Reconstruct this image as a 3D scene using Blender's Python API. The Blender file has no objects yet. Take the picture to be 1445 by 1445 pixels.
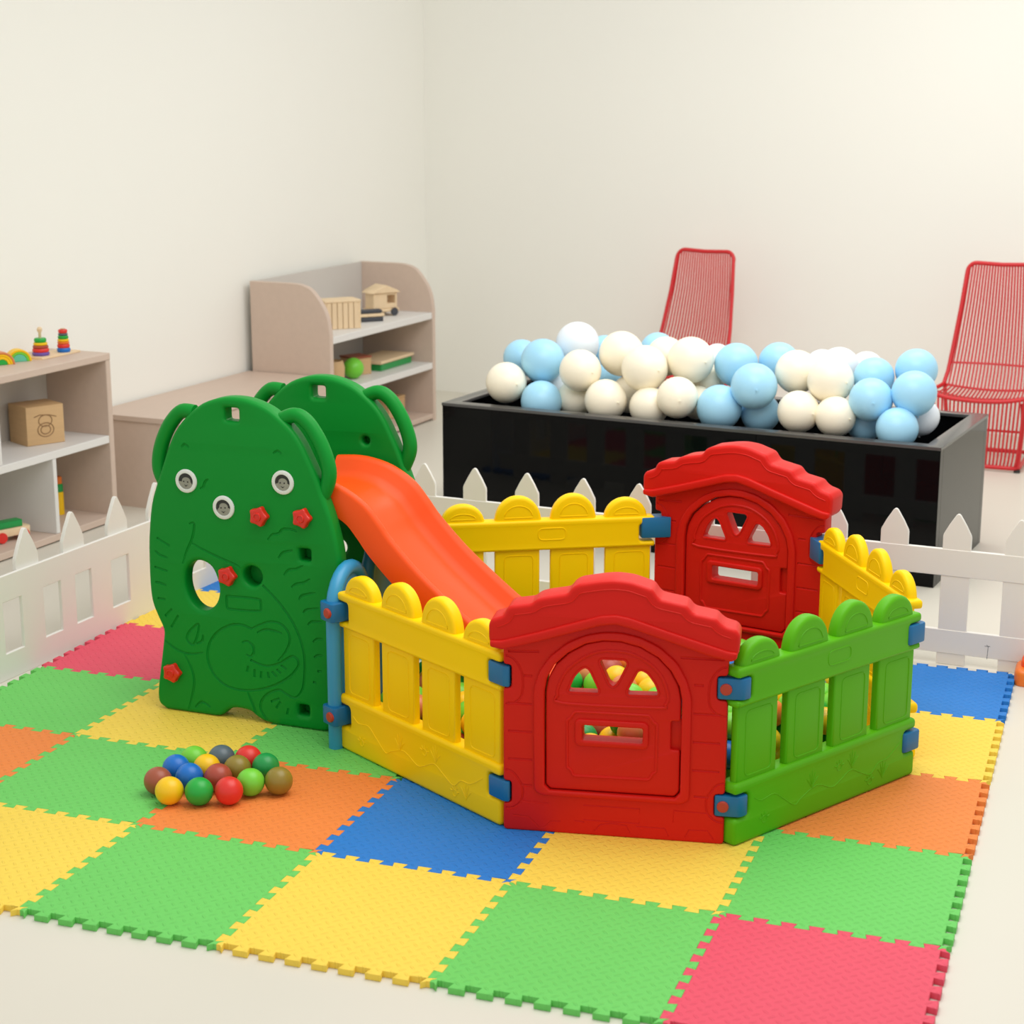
import bpy, bmesh, math, random
from mathutils import Vector, Matrix
from mathutils.geometry import tessellate_polygon
C = bpy.context.scene.collection
PI = math.pi
R = math.radians
MAT = 0.015                      # thickness of the foam mat

# ------------------------------------------------------------------ helpers
def s2l(c):
    c = c / 255.0
    return c / 12.92 if c <= 0.04045 else ((c + 0.055) / 1.055) ** 2.4
def rgb(t): return (s2l(t[0]), s2l(t[1]), s2l(t[2]), 1.0)

def prop(o, label=None, cat=None, group=None, kind=None):
    if label: o['label'] = label
    if cat: o['category'] = cat
    if group: o['group'] = group
    if kind: o['kind'] = kind
    return o

def finish(me, ang=38):
    for p in me.polygons: p.use_smooth = True
    try: me.set_sharp_from_angle(angle=R(ang))
    except Exception: pass

def obj(name, src, mats, parent=None, ang=38, loc=None, rz=None):
    if isinstance(src, bmesh.types.BMesh):
        me = bpy.data.meshes.new(name); src.to_mesh(me); src.free()
    else: me = src
    finish(me, ang)
    if not isinstance(mats, (list, tuple)): mats = [mats]
    for m in mats: me.materials.append(m)
    o = bpy.data.objects.new(name, me); C.objects.link(o)
    if parent is not None: o.parent = parent
    if loc is not None: o.location = loc
    if rz is not None: o.rotation_euler = (0, 0, rz)
    return o

def thing(name, label, cat, loc=(0, 0, 0), rz=0.0, group=None):
    o = bpy.data.objects.new(name, None); C.objects.link(o)
    o.empty_display_size = 0.05
    o.location = loc; o.rotation_euler = (0, 0, rz)
    return prop(o, label, cat, group)

def dup(root, loc, rz, label, group=None, mats=None):
    def cp(o, parent):
        c = o.copy(); C.objects.link(c); c.parent = parent
        for ch in o.children: cp(ch, c)
        return c
    r = cp(root, None)
    r.location = loc; r.rotation_euler = (0, 0, rz)
    r['label'] = label
    if group: r['group'] = group
    return r

def area2(l): return sum(l[i][0] * l[(i + 1) % len(l)][1] - l[(i + 1) % len(l)][0] * l[i][1] for i in range(len(l)))

def dedupe(l):
    o = []
    for p in l:
        if not o or math.hypot(p[0] - o[-1][0], p[1] - o[-1][1]) > 1e-5: o.append((p[0], p[1]))
    if math.hypot(o[0][0] - o[-1][0], o[0][1] - o[-1][1]) < 1e-5: o.pop()
    return o

def inset(l, d):
    n = len(l); out = []
    for i in range(n):
        a, b, c = l[i - 1], l[i], l[(i + 1) % n]
        d1 = Vector((b[0] - a[0], b[1] - a[1])).normalized(); d2 = Vector((c[0] - b[0], c[1] - b[1])).normalized()
        n1 = Vector((-d1.y, d1.x)); n2 = Vector((-d2.y, d2.x))
        m = (n1 + n2) / max(0.35, 1 + n1.dot(n2))
        out.append((b[0] + m.x * d, b[1] + m.y * d))
    return out

WALLMAP = lambda u, v, d: (u, d, v)          # front face looks to -y, depth grows to +y
PLANMAP = lambda u, v, d: (u, v, -d)         # front face looks up
def SIDEMAP(u, v, d): return (d, u, v)       # outline in the y-z plane, depth along x

def slab(bm, loops, d0, d1, bev=0.0, bevb=None, n=3, mp=WALLMAP, mi=0):
    """solid between depth d0 (front) and d1 (back) with rounded edges; loops[0] outline, others holes"""
    if bevb is None: bevb = bev
    L = []
    for k, l in enumerate(loops):
        l = dedupe(l)
        if (area2(l) > 0) != (k == 0): l = l[::-1]
        L.append(l)
    prof = []
    if bev > 0:
        for k in range(n + 1):
            a = k / n * PI / 2; prof.append((bev * (1 - math.sin(a)), d0 + bev * (1 - math.cos(a))))
    else: prof.append((0, d0))
    if bevb > 0:
        for k in range(n + 1):
            a = (1 - k / n) * PI / 2; prof.append((bevb * (1 - math.sin(a)), d1 - bevb * (1 - math.cos(a))))
    else: prof.append((0, d1))
    rings = []
    for ins, dep in prof:
        rings.append([[bm.verts.new(mp(p[0], p[1], dep)) for p in (inset(l, ins) if ins > 1e-7 else l)] for l in L])
    fs = []
    for a, b in zip(rings, rings[1:]):
        for la, lb in zip(a, b):
            m = len(la)
            for i in range(m):
                fs.append(bm.faces.new((la[i], la[(i + 1) % m], lb[(i + 1) % m], lb[i])))
    for ring, ins in ((rings[0], prof[0][0]), (rings[-1], prof[-1][0])):
        flat = [v for l in ring for v in l]
        co = [[Vector((p[0], p[1], 0)) for p in (inset(l, ins) if ins > 1e-7 else l)] for l in L]
        for t in tessellate_polygon(co):
            try: fs.append(bm.faces.new([flat[i] for i in t]))
            except ValueError: pass
    bmesh.ops.recalc_face_normals(bm, faces=fs)
    for f in fs: f.material_index = mi
    return bm

def rect(u0, u1, v0, v1): return [(u0, v0), (u1, v0), (u1, v1), (u0, v1)]

def roundc(pts, r, n=4):
    out = []; m = len(pts)
    for i in range(m):
        a, b, c = Vector(pts[i - 1]), Vector(pts[i]), Vector(pts[(i + 1) % m])
        rr = min(r, (a - b).length * 0.45, (c - b).length * 0.45)
        p = b + (a - b).normalized() * rr; q = b + (c - b).normalized() * rr
        for k in range(n + 1):
            t = k / n; x = p * (1 - t) ** 2 + b * 2 * t * (1 - t) + q * t * t
            out.append((x.x, x.y))
    return out

def crom(pts, n=6, closed=True):
    out = []; m = len(pts)
    rng = range(m) if closed else range(m - 1)
    for i in rng:
        if closed: p = [Vector(pts[(i + k) % m]) for k in (-1, 0, 1, 2)]
        else: p = [Vector(pts[max(0, min(m - 1, i + k))]) for k in (-1, 0, 1, 2)]
        for k in range(n):
            t = k / n
            out.append(tuple(0.5 * ((2 * p[1]) + (p[2] - p[0]) * t + (2 * p[0] - 5 * p[1] + 4 * p[2] - p[3]) * t * t + (3 * p[1] - p[0] - 3 * p[2] + p[3]) * t ** 3)))
    if not closed: out.append(tuple(pts[-1]))
    return out

def tube(bm, path, r, n=8, closed=False, mi=0):
    P = [Vector(p) for p in path]; m = len(P)
    rad = r if isinstance(r, (list, tuple)) else [r] * m
    T = []
    for i in range(m):
        if closed: t = P[(i + 1) % m] - P[i - 1]
        else: t = P[min(i + 1, m - 1)] - P[max(i - 1, 0)]
        T.append(t.normalized())
    up = Vector((0, 0, 1)) if abs(T[0].z) < 0.9 else Vector((1, 0, 0))
    N = (up - T[0] * up.dot(T[0])).normalized(); rings = []
    for i in range(m):
        N = (N - T[i] * N.dot(T[i])).normalized(); B = T[i].cross(N)
        rings.append([bm.verts.new(P[i] + (N * math.cos(2 * PI * k / n) + B * math.sin(2 * PI * k / n)) * rad[i]) for k in range(n)])
    fs = []
    for i in range(m if closed else m - 1):
        a, b = rings[i], rings[(i + 1) % m]
        off = 0
        if closed and i == m - 1:
            off = min(range(n), key=lambda o: sum((a[k].co - b[(k + o) % n].co).length for k in range(n)))
        for k in range(n):
            fs.append(bm.faces.new((a[k], a[(k + 1) % n], b[(k + 1 + off) % n], b[(k + off) % n])))
    if not closed:
        fs.append(bm.faces.new(rings[0])); fs.append(bm.faces.new(rings[-1]))
    bmesh.ops.recalc_face_normals(bm, faces=fs)
    for f in fs: f.material_index = mi
    return bm

def lathe(bm, prof, n=24, M=None, mi=0):
    """prof: (radius, z) points; M maps to place"""
    M = M or Matrix.Identity(4); rings = []; fs = []
    for r, z in prof:
        if r < 1e-6: rings.append([bm.verts.new(M @ Vector((0, 0, z)))])
        else: rings.append([bm.verts.new(M @ Vector((r * math.cos(2 * PI * k / n), r * math.sin(2 * PI * k / n), z))) for k in range(n)])
    for a, b in zip(rings, rings[1:]):
        for k in range(n):
            if len(a) == 1 and len(b) == 1: continue
            if len(a) == 1: fs.append(bm.faces.new((a[0], b[k], b[(k + 1) % n])))
            elif len(b) == 1: fs.append(bm.faces.new((a[k], a[(k + 1) % n], b[0])))
            else: fs.append(bm.faces.new((a[k], a[(k + 1) % n], b[(k + 1) % n], b[k])))
    if len(rings[0]) > 1: fs.append(bm.faces.new(rings[0]))
    if len(rings[-1]) > 1: fs.append(bm.faces.new(rings[-1]))
    bmesh.ops.recalc_face_normals(bm, faces=fs)
    for f in fs: f.material_index = mi
    return bm

def box(bm, x0, x1, y0, y1, z0, z1, bev=0.004, n=2, mi=0):
    slab(bm, [rect(x0, x1, z0, z1)], y0, y1, bev, n=n, mi=mi); return bm

def carve(bm, cut):
    """engrave the tubes in cut into the solid bm; returns a mesh"""
    a = bpy.data.meshes.new('tmp_a'); bm.to_mesh(a); bm.free()
    b = bpy.data.meshes.new('tmp_b'); cut.to_mesh(b); cut.free()
    oa = bpy.data.objects.new('tmp_a', a); ob = bpy.data.objects.new('tmp_b', b)
    C.objects.link(oa); C.objects.link(ob)
    m = oa.modifiers.new('b', 'BOOLEAN'); m.operation = 'DIFFERENCE'; m.object = ob; m.solver = 'EXACT'; m.use_self = True
    dg = bpy.context.evaluated_depsgraph_get(); dg.update()
    me = bpy.data.meshes.new_from_object(oa.evaluated_get(dg))
    ok = len(me.vertices) > len(a.vertices)
    bpy.data.objects.remove(oa); bpy.data.objects.remove(ob)
    bpy.data.meshes.remove(b)
    if not ok: print('CARVE FAILED'); return a
    return me

def xform(bm, M): bmesh.ops.transform(bm, matrix=M, verts=bm.verts); return bm

# ------------------------------------------------------------------ materials
def mat(name, col, rough=0.45, spec=0.5, bump=0.0, bscale=60, var=0.05, vscale=6, coat=0.0, sss=0.0, stretch=None):
    m = bpy.data.materials.new(name); m.use_nodes = True
    nt = m.node_tree; N = nt.nodes; Lk = nt.links; b = N['Principled BSDF']
    b.inputs['Roughness'].default_value = rough; b.inputs['Specular IOR Level'].default_value = spec
    if coat: b.inputs['Coat Weight'].default_value = coat; b.inputs['Coat Roughness'].default_value = 0.25
    if sss:
        b.inputs['Subsurface Weight'].default_value = sss; b.inputs['Subsurface Radius'].default_value = (0.03, 0.025, 0.02)
    tc = N.new('ShaderNodeTexCoord'); src = tc.outputs['Object']
    if stretch:
        mp = N.new('ShaderNodeMapping'); mp.inputs['Scale'].default_value = stretch; Lk.new(src, mp.inputs['Vector']); src = mp.outputs['Vector']
    nz = N.new('ShaderNodeTexNoise'); nz.inputs['Scale'].default_value = vscale; nz.inputs['Detail'].default_value = 4; Lk.new(src, nz.inputs['Vector'])
    mx = N.new('ShaderNodeMix'); mx.data_type = 'RGBA'; c = rgb(col)
    mx.inputs['A'].default_value = tuple(x * (1 - var) for x in c[:3]) + (1,)
    mx.inputs['B'].default_value = tuple(min(1, x * (1 + var)) for x in c[:3]) + (1,)
    Lk.new(nz.outputs['Fac'], mx.inputs['Factor']); Lk.new(mx.outputs['Result'], b.inputs['Base Color'])
    if bump:
        n2 = N.new('ShaderNodeTexNoise'); n2.inputs['Scale'].default_value = bscale; n2.inputs['Detail'].default_value = 3; Lk.new(tc.outputs['Object'], n2.inputs['Vector'])
        bp = N.new('ShaderNodeBump'); bp.inputs['Strength'].default_value = bump; bp.inputs['Distance'].default_value = 0.002
        Lk.new(n2.outputs['Fac'], bp.inputs['Height']); Lk.new(bp.outputs['Normal'], b.inputs['Normal'])
    return m

def foam(name, col):
    """soft EVA foam with a moulded tread of short crossing dashes"""
    m = mat(name, col, rough=0.62, spec=0.35, var=0.03, vscale=9)
    nt = m.node_tree; N = nt.nodes; Lk = nt.links; b = N['Principled BSDF']
    tc = N.new('ShaderNodeTexCoord')
    mp = N.new('ShaderNodeMapping'); mp.inputs['Rotation'].default_value = (0, 0, R(45)); mp.inputs['Scale'].default_value = (44, 44, 44)
    Lk.new(tc.outputs['Object'], mp.inputs['Vector'])
    def M(op, a, b2=None):
        n = N.new('ShaderNodeMath'); n.operation = op
        for i, x in enumerate((a, b2)):
            if x is None: continue
            if isinstance(x, (int, float)): n.inputs[i].default_value = x
            else: Lk.new(x, n.inputs[i])
        return n.outputs[0]
    sp = N.new('ShaderNodeSeparateXYZ'); Lk.new(mp.outputs['Vector'], sp.inputs['Vector'])
    X, Y = sp.outputs['X'], sp.outputs['Y']
    par = M('MODULO', M('ABSOLUTE', M('ADD', M('FLOOR', X), M('FLOOR', Y))), 2.0)
    fx = M('SUBTRACT', M('FRACT', X), 0.5); fy = M('SUBTRACT', M('FRACT', Y), 0.5)
    def ell(a, c): return M('SUBTRACT', 1.0, M('ADD', M('POWER', M('DIVIDE', a, 0.46), 2.0), M('POWER', M('DIVIDE', c, 0.15), 2.0)))
    e1 = ell(fx, fy); e2 = ell(fy, fx)
    h = M('ADD', M('MULTIPLY', e1, par), M('MULTIPLY', e2, M('SUBTRACT', 1.0, par)))
    h = M('MAXIMUM', h, 0.0)
    nz = N.new('ShaderNodeTexNoise'); nz.inputs['Scale'].default_value = 900; Lk.new(tc.outputs['Object'], nz.inputs['Vector'])
    h2 = M('ADD', h, M('MULTIPLY', nz.outputs['Fac'], 0.25))
    bp = N.new('ShaderNodeBump'); bp.inputs['Strength'].default_value = 0.8; bp.inputs['Distance'].default_value = 0.0024
    Lk.new(h2, bp.inputs['Height']); Lk.new(bp.outputs['Normal'], b.inputs['Normal'])
    return m

M_ = {}
M_['floor'] = mat('warm_white_floor', (216, 211, 197), 0.38, 0.35, var=0.015, vscale=2)
M_['wall'] = mat('cream_wall_paint', (245, 244, 236), 0.85, 0.15, bump=0.12, bscale=120, var=0.012, vscale=1.5)
T_COL = dict(green=(108, 202, 96), yellow=(244, 210, 80), orange=(236, 134, 62), blue=(34, 122, 204), red=(228, 80, 102))
for k, v in T_COL.items(): M_['foam_' + k] = foam(k + '_foam', v)
M_['elephant'] = mat('moulded_green_plastic', (8, 136, 44), 0.42, 0.18, bump=0.06, bscale=300, var=0.05, vscale=3)
M_['chute'] = mat('orange_red_plastic', (238, 82, 18), 0.38, 0.25, var=0.04, vscale=3)
M_['yellow'] = mat('yellow_plastic', (255, 208, 0), 0.40, 0.2, bump=0.05, bscale=300, var=0.04, vscale=4)
M_['red'] = mat('red_plastic', (208, 26, 18), 0.42, 0.2, bump=0.08, bscale=300, var=0.06, vscale=4)
M_['green'] = mat('leaf_green_plastic', (88, 172, 12), 0.42, 0.2, bump=0.05, bscale=300, var=0.05, vscale=4)
M_['clip'] = mat('blue_clip_plastic', (14, 104, 158), 0.42, 0.45, var=0.05)
M_['tube'] = mat('sky_blue_plastic', (50, 146, 190), 0.36, 0.5, var=0.04)
M_['pin'] = mat('dull_red_pin', (180, 60, 44), 0.5, 0.4)
M_['knob'] = mat('knob_red_plastic', (216, 38, 22), 0.3, 0.55)
M_['white'] = mat('white_painted_board', (226, 223, 216), 0.5, 0.4, bump=0.05, bscale=90, var=0.02)
M_['black'] = mat('glossy_black_tile', (9, 10, 11), 0.045, 0.13, var=0.15, vscale=1.5)
M_['blackrim_lit'] = mat('polished_black_rim_lit', (74, 73, 72), 0.15, 0.5, var=0.1)  # black rim; its lit sheen is painted in as a grey base colour
M_['blackin'] = mat('black_lining', (12, 14, 20), 0.5, 0.3)
M_['bal_c'] = mat('cream_latex', (255, 246, 224), 0.32, 0.4, var=0.01)
M_['bal_b'] = mat('sky_blue_latex', (168, 222, 250), 0.32, 0.4, var=0.01)
M_['bal_w'] = mat('pearly_white_latex', (240, 247, 253), 0.32, 0.4, var=0.01)
M_['wire'] = mat('red_wire', (206, 34, 40), 0.4, 0.5, var=0.05)
M_['rubber'] = mat('dark_foot_rubber', (50, 46, 44), 0.6)
M_['beech'] = mat('greyed_beech_board', (206, 185, 169), 0.5, 0.35, bump=0.05, bscale=80, var=0.05, vscale=5, stretch=(1, 6, 6))
M_['shelfwhite'] = mat('white_laminate', (226, 224, 220), 0.45, 0.4, var=0.015)
M_['shelfgrey'] = mat('pale_grey_back_board', (204, 199, 192), 0.55, 0.3, var=0.02)
M_['pine'] = mat('pale_pine', (232, 206, 168), 0.55, 0.35, var=0.08, vscale=9, stretch=(8, 1, 1))
M_['oak'] = mat('honey_wood', (208, 172, 126), 0.5, 0.35, var=0.1, vscale=8, stretch=(1, 1, 8))
M_['burn'] = mat('burnt_line', (150, 116, 78), 0.6)
M_['dark'] = mat('charcoal_plastic', (64, 66, 72), 0.5)
for k, c in dict(red=(222, 50, 42), blue=(18, 110, 198), yellow=(244, 196, 20), green=(34, 168, 62), lime=(116, 206, 58), slate=(86, 102, 110), brown=(160, 84, 60), olive=(142, 124, 46),
                 rust=(172, 74, 56), orange=(232, 120, 40), peach=(214, 132, 82), purple=(108, 84, 168), teal=(96, 196, 160), forest=(28, 150, 72)).items():
    M_['b_' + k] = mat(k + '_ball_plastic', c, 0.36, 0.45, var=0.03)
M_['badgewhite'] = mat('badge_white', (222, 226, 222), 0.35, 0.5, var=0.03)
M_['badgegrey'] = mat('badge_photo_grey', (146, 146, 134), 0.4, var=0.25, vscale=60)
M_['badgedark'] = mat('badge_photo_dark', (34, 36, 33), 0.4, var=0.3, vscale=60)

# ------------------------------------------------------------------ camera
PITCH, YAW = 0.2364, 0.3375
cam_d = bpy.data.cameras.new('camera'); cam = bpy.data.objects.new('camera', cam_d); C.objects.link(cam)
cam_d.sensor_width = 36; cam_d.lens = 36 * 2512 / 1445
cam.location = (2.78, -3.134, 1.835); cam.rotation_euler = (PI / 2 - PITCH, 0, YAW)
cam_d.dof.use_dof = True; cam_d.dof.focus_distance = 4.9; cam_d.dof.aperture_fstop = 5.0
cam_d.clip_end = 100
bpy.context.scene.camera = cam

# ------------------------------------------------------------------ room
D5 = R(5.1)
UX = Vector((math.cos(D5), -math.sin(D5), 0)); UY = Vector((math.sin(D5), math.cos(D5), 0))
RZL = PI / 2 - D5
S_MID = Vector((-0.876, 6.004, 0)); S_LEFT = Vector((-1.287, 3.338, 0))
CORNER = Vector((-1.297, 6.910, 0))
def roomslab(name, a, b, h, thick, inward):
    d = (b - a); L = d.length; bm = bmesh.new()
    box(bm, 0, L, 0, thick, 0, h, 0)
    o = obj(name, bm, M_['wall']); o.location = a; o.rotation_euler = (0, 0, math.atan2(d.y, d.x)); return prop(o, kind='structure')
roomslab('wall_left', CORNER - UY * 9.0 - UX * 0.0, CORNER + UY * 0.1, 3.2, 0.1, 1)
roomslab('wall_back', CORNER - UX * 0.1, CORNER + UX * 8.0, 3.2, 0.1, 1)
bm = bmesh.new(); box(bm, -6, 9, -6, 9, -0.1, 0, 0); prop(obj('floor', bm, M_['floor']), kind='structure')

# ------------------------------------------------------------------ foam mat
TP, TH = 8, 0.0105
def seam(p, q, sign=1):
    """interlocking dovetail edge from p to q"""
    p = Vector(p); q = Vector(q); d = q - p; L = d.length; t = d / L; n = Vector((-t.y, t.x)) * sign
    N = max(2, round(L / (0.5 / TP))); w = L / N; out = [tuple(p)]
    for k in range(N):
        for f, o in ((0.29, -1), (0.21, 1), (0.79, 1), (0.71, -1)):
            if k == 0 and f == 0.29: out.append(tuple(p + t * (0.12 * w)))
            out.append(tuple(p + t * ((k + f) * w) + n * (o * TH)))
    out.append(tuple(q - t * (0.12 * w)))
    return out
def X_(i): return -0.445 if i == -1 else i * 0.5
def Y_(j): return 2.455 if j == 5 else (2.71 if j == 6 else (j * 0.5 if j else -0.004))
def tile(i, j, colour, label):
    x0, x1, y0, y1 = X_(i), X_(i + 1), Y_(j), Y_(j + 1)
    lp = seam((x0, y0), (x1, y0)) + seam((x1, y0), (x1, y1)) + seam((x0, y1), (x1, y1))[::-1] + [(x0, y1)]
    # last point list closes along the left edge
    top = seam((x0, y1), (x1, y1)); left = seam((x0, y0), (x0, y1))
    lp = seam((x0, y0), (x1, y0)) + seam((x1, y0), (x1, y1)) + [(x1, y1)] + top[::-1] + [(x0, y1)] + left[::-1]
    cx, cy = (x0 + x1) / 2, (y0 + y1) / 2
    lp = [(a - cx, b - cy) for a, b in lp]
    bm = bmesh.new(); slab(bm, [lp], 0, MAT - 0.0005, 0.0016, 0, n=2, mp=PLANMAP)
    o = obj('foam_tile', bm, M_['foam_' + colour], loc=(cx, cy, MAT)); prop(o, label, 'foam tile', 'interlocking foam floor tiles')
TILES = {
 (0, 0): ('yellow', 'yellow foam tile at the near left corner of the mat, its teeth on bare floor'),
 (1, 0): ('green', 'light green foam tile on the front edge of the mat, left of the yellow one'),
 (2, 0): ('yellow', 'yellow foam tile on the front edge of the mat between two green tiles'),
 (3, 0): ('green', 'light green foam tile on the front edge between the yellow and the pinkish red tile'),
 (4, 0): ('red', 'pinkish red foam tile at the near right corner of the mat'),
 (-1, 1): ('orange', 'orange foam tile at the left side of the mat, cut off by the picture edge'),
 (0, 1): ('green', 'green foam tile just left of the small heap of loose balls'),
 (1, 1): ('orange', 'orange foam tile under the small heap of loose balls'),
 (2, 1): ('blue', 'blue foam tile in front of the yellow slatted panel'),
 (3, 1): ('yellow', 'yellow foam tile in front of the nearer red door panel'),
 (4, 1): ('green', 'green foam tile on the right edge, in front of the green slatted panel'),
 (-1, 2): ('green', 'green foam tile beside the left white fence, before the pinkish red tile'),
 (0, 2): ('yellow', 'yellow foam tile in front of the green elephant slide'),
 (1, 2): ('green', 'green foam tile at the foot of the blue post'),
 (4, 2): ('orange', 'orange foam tile on the right edge, beside the green slatted panel'),
 (-1, 3): ('red', 'pinkish red foam tile along the left white fence'),
 (0, 3): ('green', 'green foam tile under the elephant slide'),
 (4, 3): ('yellow', 'yellow foam tile on the right edge behind the orange one'),
 (-1, 4): ('yellow', 'yellow foam tile along the left white fence, behind the pinkish red one'),
 (0, 4): ('red', 'red foam tile behind the elephant slide'),
 (1, 4): ('green', 'green foam tile behind the rear yellow panel'),
 (2, 4): ('orange', 'orange foam tile behind the ball pit, under the rear yellow panel end'),
 (3, 4): ('green', 'green foam tile under the rear red door panel'),
 (4, 4): ('blue', 'blue foam tile at the back right corner, against the white fence'),
 (-1, 5): ('blue', 'blue foam tile in the back left corner, seen through the elephant hole'),
}
for (i, j), (c, l) in TILES.items(): tile(i, j, c, l)

# ------------------------------------------------------------------ white picket fences
def picket_loop(x, w, z0, z1, sh):
    h = w / 2
    return [(x - h, z0), (x + h, z0), (x + h, sh)] + [(x + h * a, sh + (z1 - sh) * b) for a, b in ((.96, .10), (.60, .52), (.16, .95))] + [(x + h * .05, z1), (x - h * .05, z1)] + \
           [(x - h * a, sh + (z1 - sh) * b) for a, b in ((.16, .95), (.60, .52), (.96, .10))] + [(x - h, sh)]
fb = thing('picket_fence', 'white picket fence running along the back of the mat in front of the black planter', 'fence', (2.299, 2.524, 0), R(-4.74), 'white picket fences')
for k in (-2.50, -2.30, -2.105, -1.904, -1.703, -1.50, -1.287, -1.082, -.855, -.63, -.40, -.20, 0, .195, .39, .59):
    bm = bmesh.new(); slab(bm, [picket_loop(k, 0.09, 0, 0.502, 0.428)], 0.002, 0.014, 0.0015, n=1); obj('picket', bm, M_['white'], fb)
for nm, z0, z1 in (('top_rail', 0.297, 0.385), ('bottom_rail', 0.038, 0.117)):
    bm = bmesh.new(); slab(bm, [rect(-2.62, 0.66, z0, z1)], 0, 0.016, 0.0015, n=1); obj(nm, bm, M_['white'], fb)
bm = bmesh.new(); tube(bm, [(0.113, -0.0003, 0.083), (0.118, -0.0003, 0.078), (0.117, -0.0003, 0.055), (0.116, -0.0003, 0.035)], 0.0006, 5)
tube(bm, [(0.107, -0.0003, 0.078), (0.124, -0.0003, 0.079)], 0.0007, 5); obj('pencil_mark', bm, M_['dark'], fb)
fl = thing('picket_fence', 'low white picket fence with cut-out windows along the left side of the mat', 'fence', (-0.497, 1.345, 0), math.atan2(.997, .078), 'white picket fences')
wins = [(-0.42, -0.33), (-0.19, -0.10), (.04, .13), (.238, .327), (.402, .49), (.60, .70), (.83, .93), (1.07, 1.17)]
bm = bmesh.new(); slab(bm, [rect(-0.55, 1.36, 0, 0.338)] + [rect(a, b, .085, .253) for a, b in wins], 0, 0.012, 0.0015, n=1); obj('fence_board', bm, M_['white'], fl)
for x in (-.53, -.295, -.057, .183, .420, .663, .90, 1.14):
    bm = bmesh.new(); slab(bm, [picket_loop(x, 0.112, 0.275, 0.462, 0.365)], 0.012, 0.026, 0.0015, n=1); obj('picket', bm, M_['white'], fl)
# orange foot at the right-hand end of the fence
o = thing('fence_foot', 'rounded orange plastic block on the floor at the right end of the fence', 'plastic block', (2.60, 2.46, 0))
bm = bmesh.new(); slab(bm, [roundc(rect(-.092, .12, -.085, .05), .035, 5)], -0.052, 0.0, 0.016, 0.004, mp=PLANMAP); obj('foot_base', bm, M_['b_orange'], o)
bm = bmesh.new(); slab(bm, [roundc(rect(-.075, .105, -.05, .045), .03, 5)], -0.074, -0.045, 0.012, 0.0, mp=PLANMAP); obj('foot_top', bm, M_['chute'], o)

# ------------------------------------------------------------------ play yard panels
def half_disc(cx, w, z0, z1):
    h = w / 2; r = z1 - z0
    return [(cx - h, z0)] + [(cx + h, z0)] + [(cx + h * math.cos(a), z0 + r * math.sin(a) ** 0.9) for a in [PI * k / 22 for k in range(1, 22)]]
def panel_meshes(L, oval=True):
    P = {}
    k = L / 0.72
    nt = 0.052
    bm = bmesh.new()
    ol = [(0, .457), (0, .432), (nt, .432), (nt, .374), (0, .374), (0, .357), (L, .357), (L, .374), (L - nt, .374), (L - nt, .432), (L, .432), (L, .457)]
    slab(bm, [roundc(ol, .011, 3)], 0, .052, .008)
    if oval:
        lp = roundc(rect(.335 * k, .425 * k, .392, .43), .018, 5)
        tube(bm, [(a, 0.0005, b) for a, b in lp], .0022, 6, True)
    P['top_rail'] = bm
    bm = bmesh.new()
    ol = [(0, 0), (L, 0), (L, .070), (L - nt, .070), (L - nt, .132), (L, .132), (L, .162), (0, .162), (0, .132), (nt, .132), (nt, .070), (0, .070)]
    slab(bm, [roundc(ol, .014, 4)], 0, .056, .010)
    wave = [(.07, .112), (.096, .098), (.143, .103), (.179, .080), (.224, .050), (.25, .062), (.31, .080), (.368, .058), (.40, .066), (.445, .085), (.488, .066), (.528, .051), (.56, .074), (.60, .078), (.65, .108)]
    y0 = 0.0004
    tube(bm, crom([(a * k, y0, b) for a, b in wave], 4, False), .0016, 5)
    for gx, gz in ((.29, .085), (.58, .036), (.45, .098)):
        for dx, hz in ((-.022, .022), (-.011, .036), (0, .042), (.013, .034), (.024, .02)):
            tube(bm, crom([(gx * k, y0, gz - .008), ((gx + dx * .5) * k, y0, gz + hz * .4), ((gx + dx) * k, y0, gz + hz)], 3, False), [.0017] * 6 + [.0006], 5)
    for fx, fz in ((.11, .045), (.40, .105), (.53, .032)):
        tube(bm, [(fx + .009 * math.cos(2 * PI * q / 12), y0, fz + .009 * math.sin(2 * PI * q / 12)) for q in range(12)], .0016, 5, True)
        for q in range(5):
            a = PI * .1 + q * PI / 5
            tube(bm, [(fx + .012 * math.cos(a), y0, fz + .012 * math.sin(a)), (fx + .02 * math.cos(a), y0, fz + .02 * math.sin(a))], .0018, 5)
    P['base_board'] = bm
    P['slat'] = []; P['scallop'] = []
    for a, b in ((.012, .160), (.196, .342), (.377, .521), (.557, .708)):
        bm = bmesh.new(); a *= k; b *= k
        slab(bm, [rect(a, b, .155, .362)], .010, .034, .007)
        lp = roundc(rect(a + .03, b - .022, .172, .34), .016, 4); tube(bm, [(x, .0102, z) for x, z in lp], .0020, 6, True)
        P['slat'].append(bm)
    for c, w, t in ((.093, .142, .514), (.272, .152, .535), (.452, .150, .537), (.625, .142, .518)):
        bm = bmesh.new(); c *= k; w *= k
        slab(bm, [half_disc(c, w, .445, t)], .008, .046, .012, n=4)
        inner = [(c + (w / 2 - .03) * math.cos(PI * q / 14), .466 + (t - .496) * math.sin(PI * q / 14)) for q in range(15)]
        tube(bm, [(x, .0082, z) for x, z in inner], .0018, 6, True)
        P['scallop'].append(bm)
    return P
def slat_panel(L, m, label, loc, rz, oval=True):
    t = thing('slatted_fence', label, 'play fence panel', loc, rz, 'play yard slatted panels')
    P = panel_meshes(L, oval)
    obj('top_rail', P['top_rail'], m, t); obj('base_board', P['base_board'], m, t)
    for b in P['slat']: obj('slat', b, m, t)
    for b in P['scallop']: obj('scallop', b, m, t)
    return t
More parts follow.
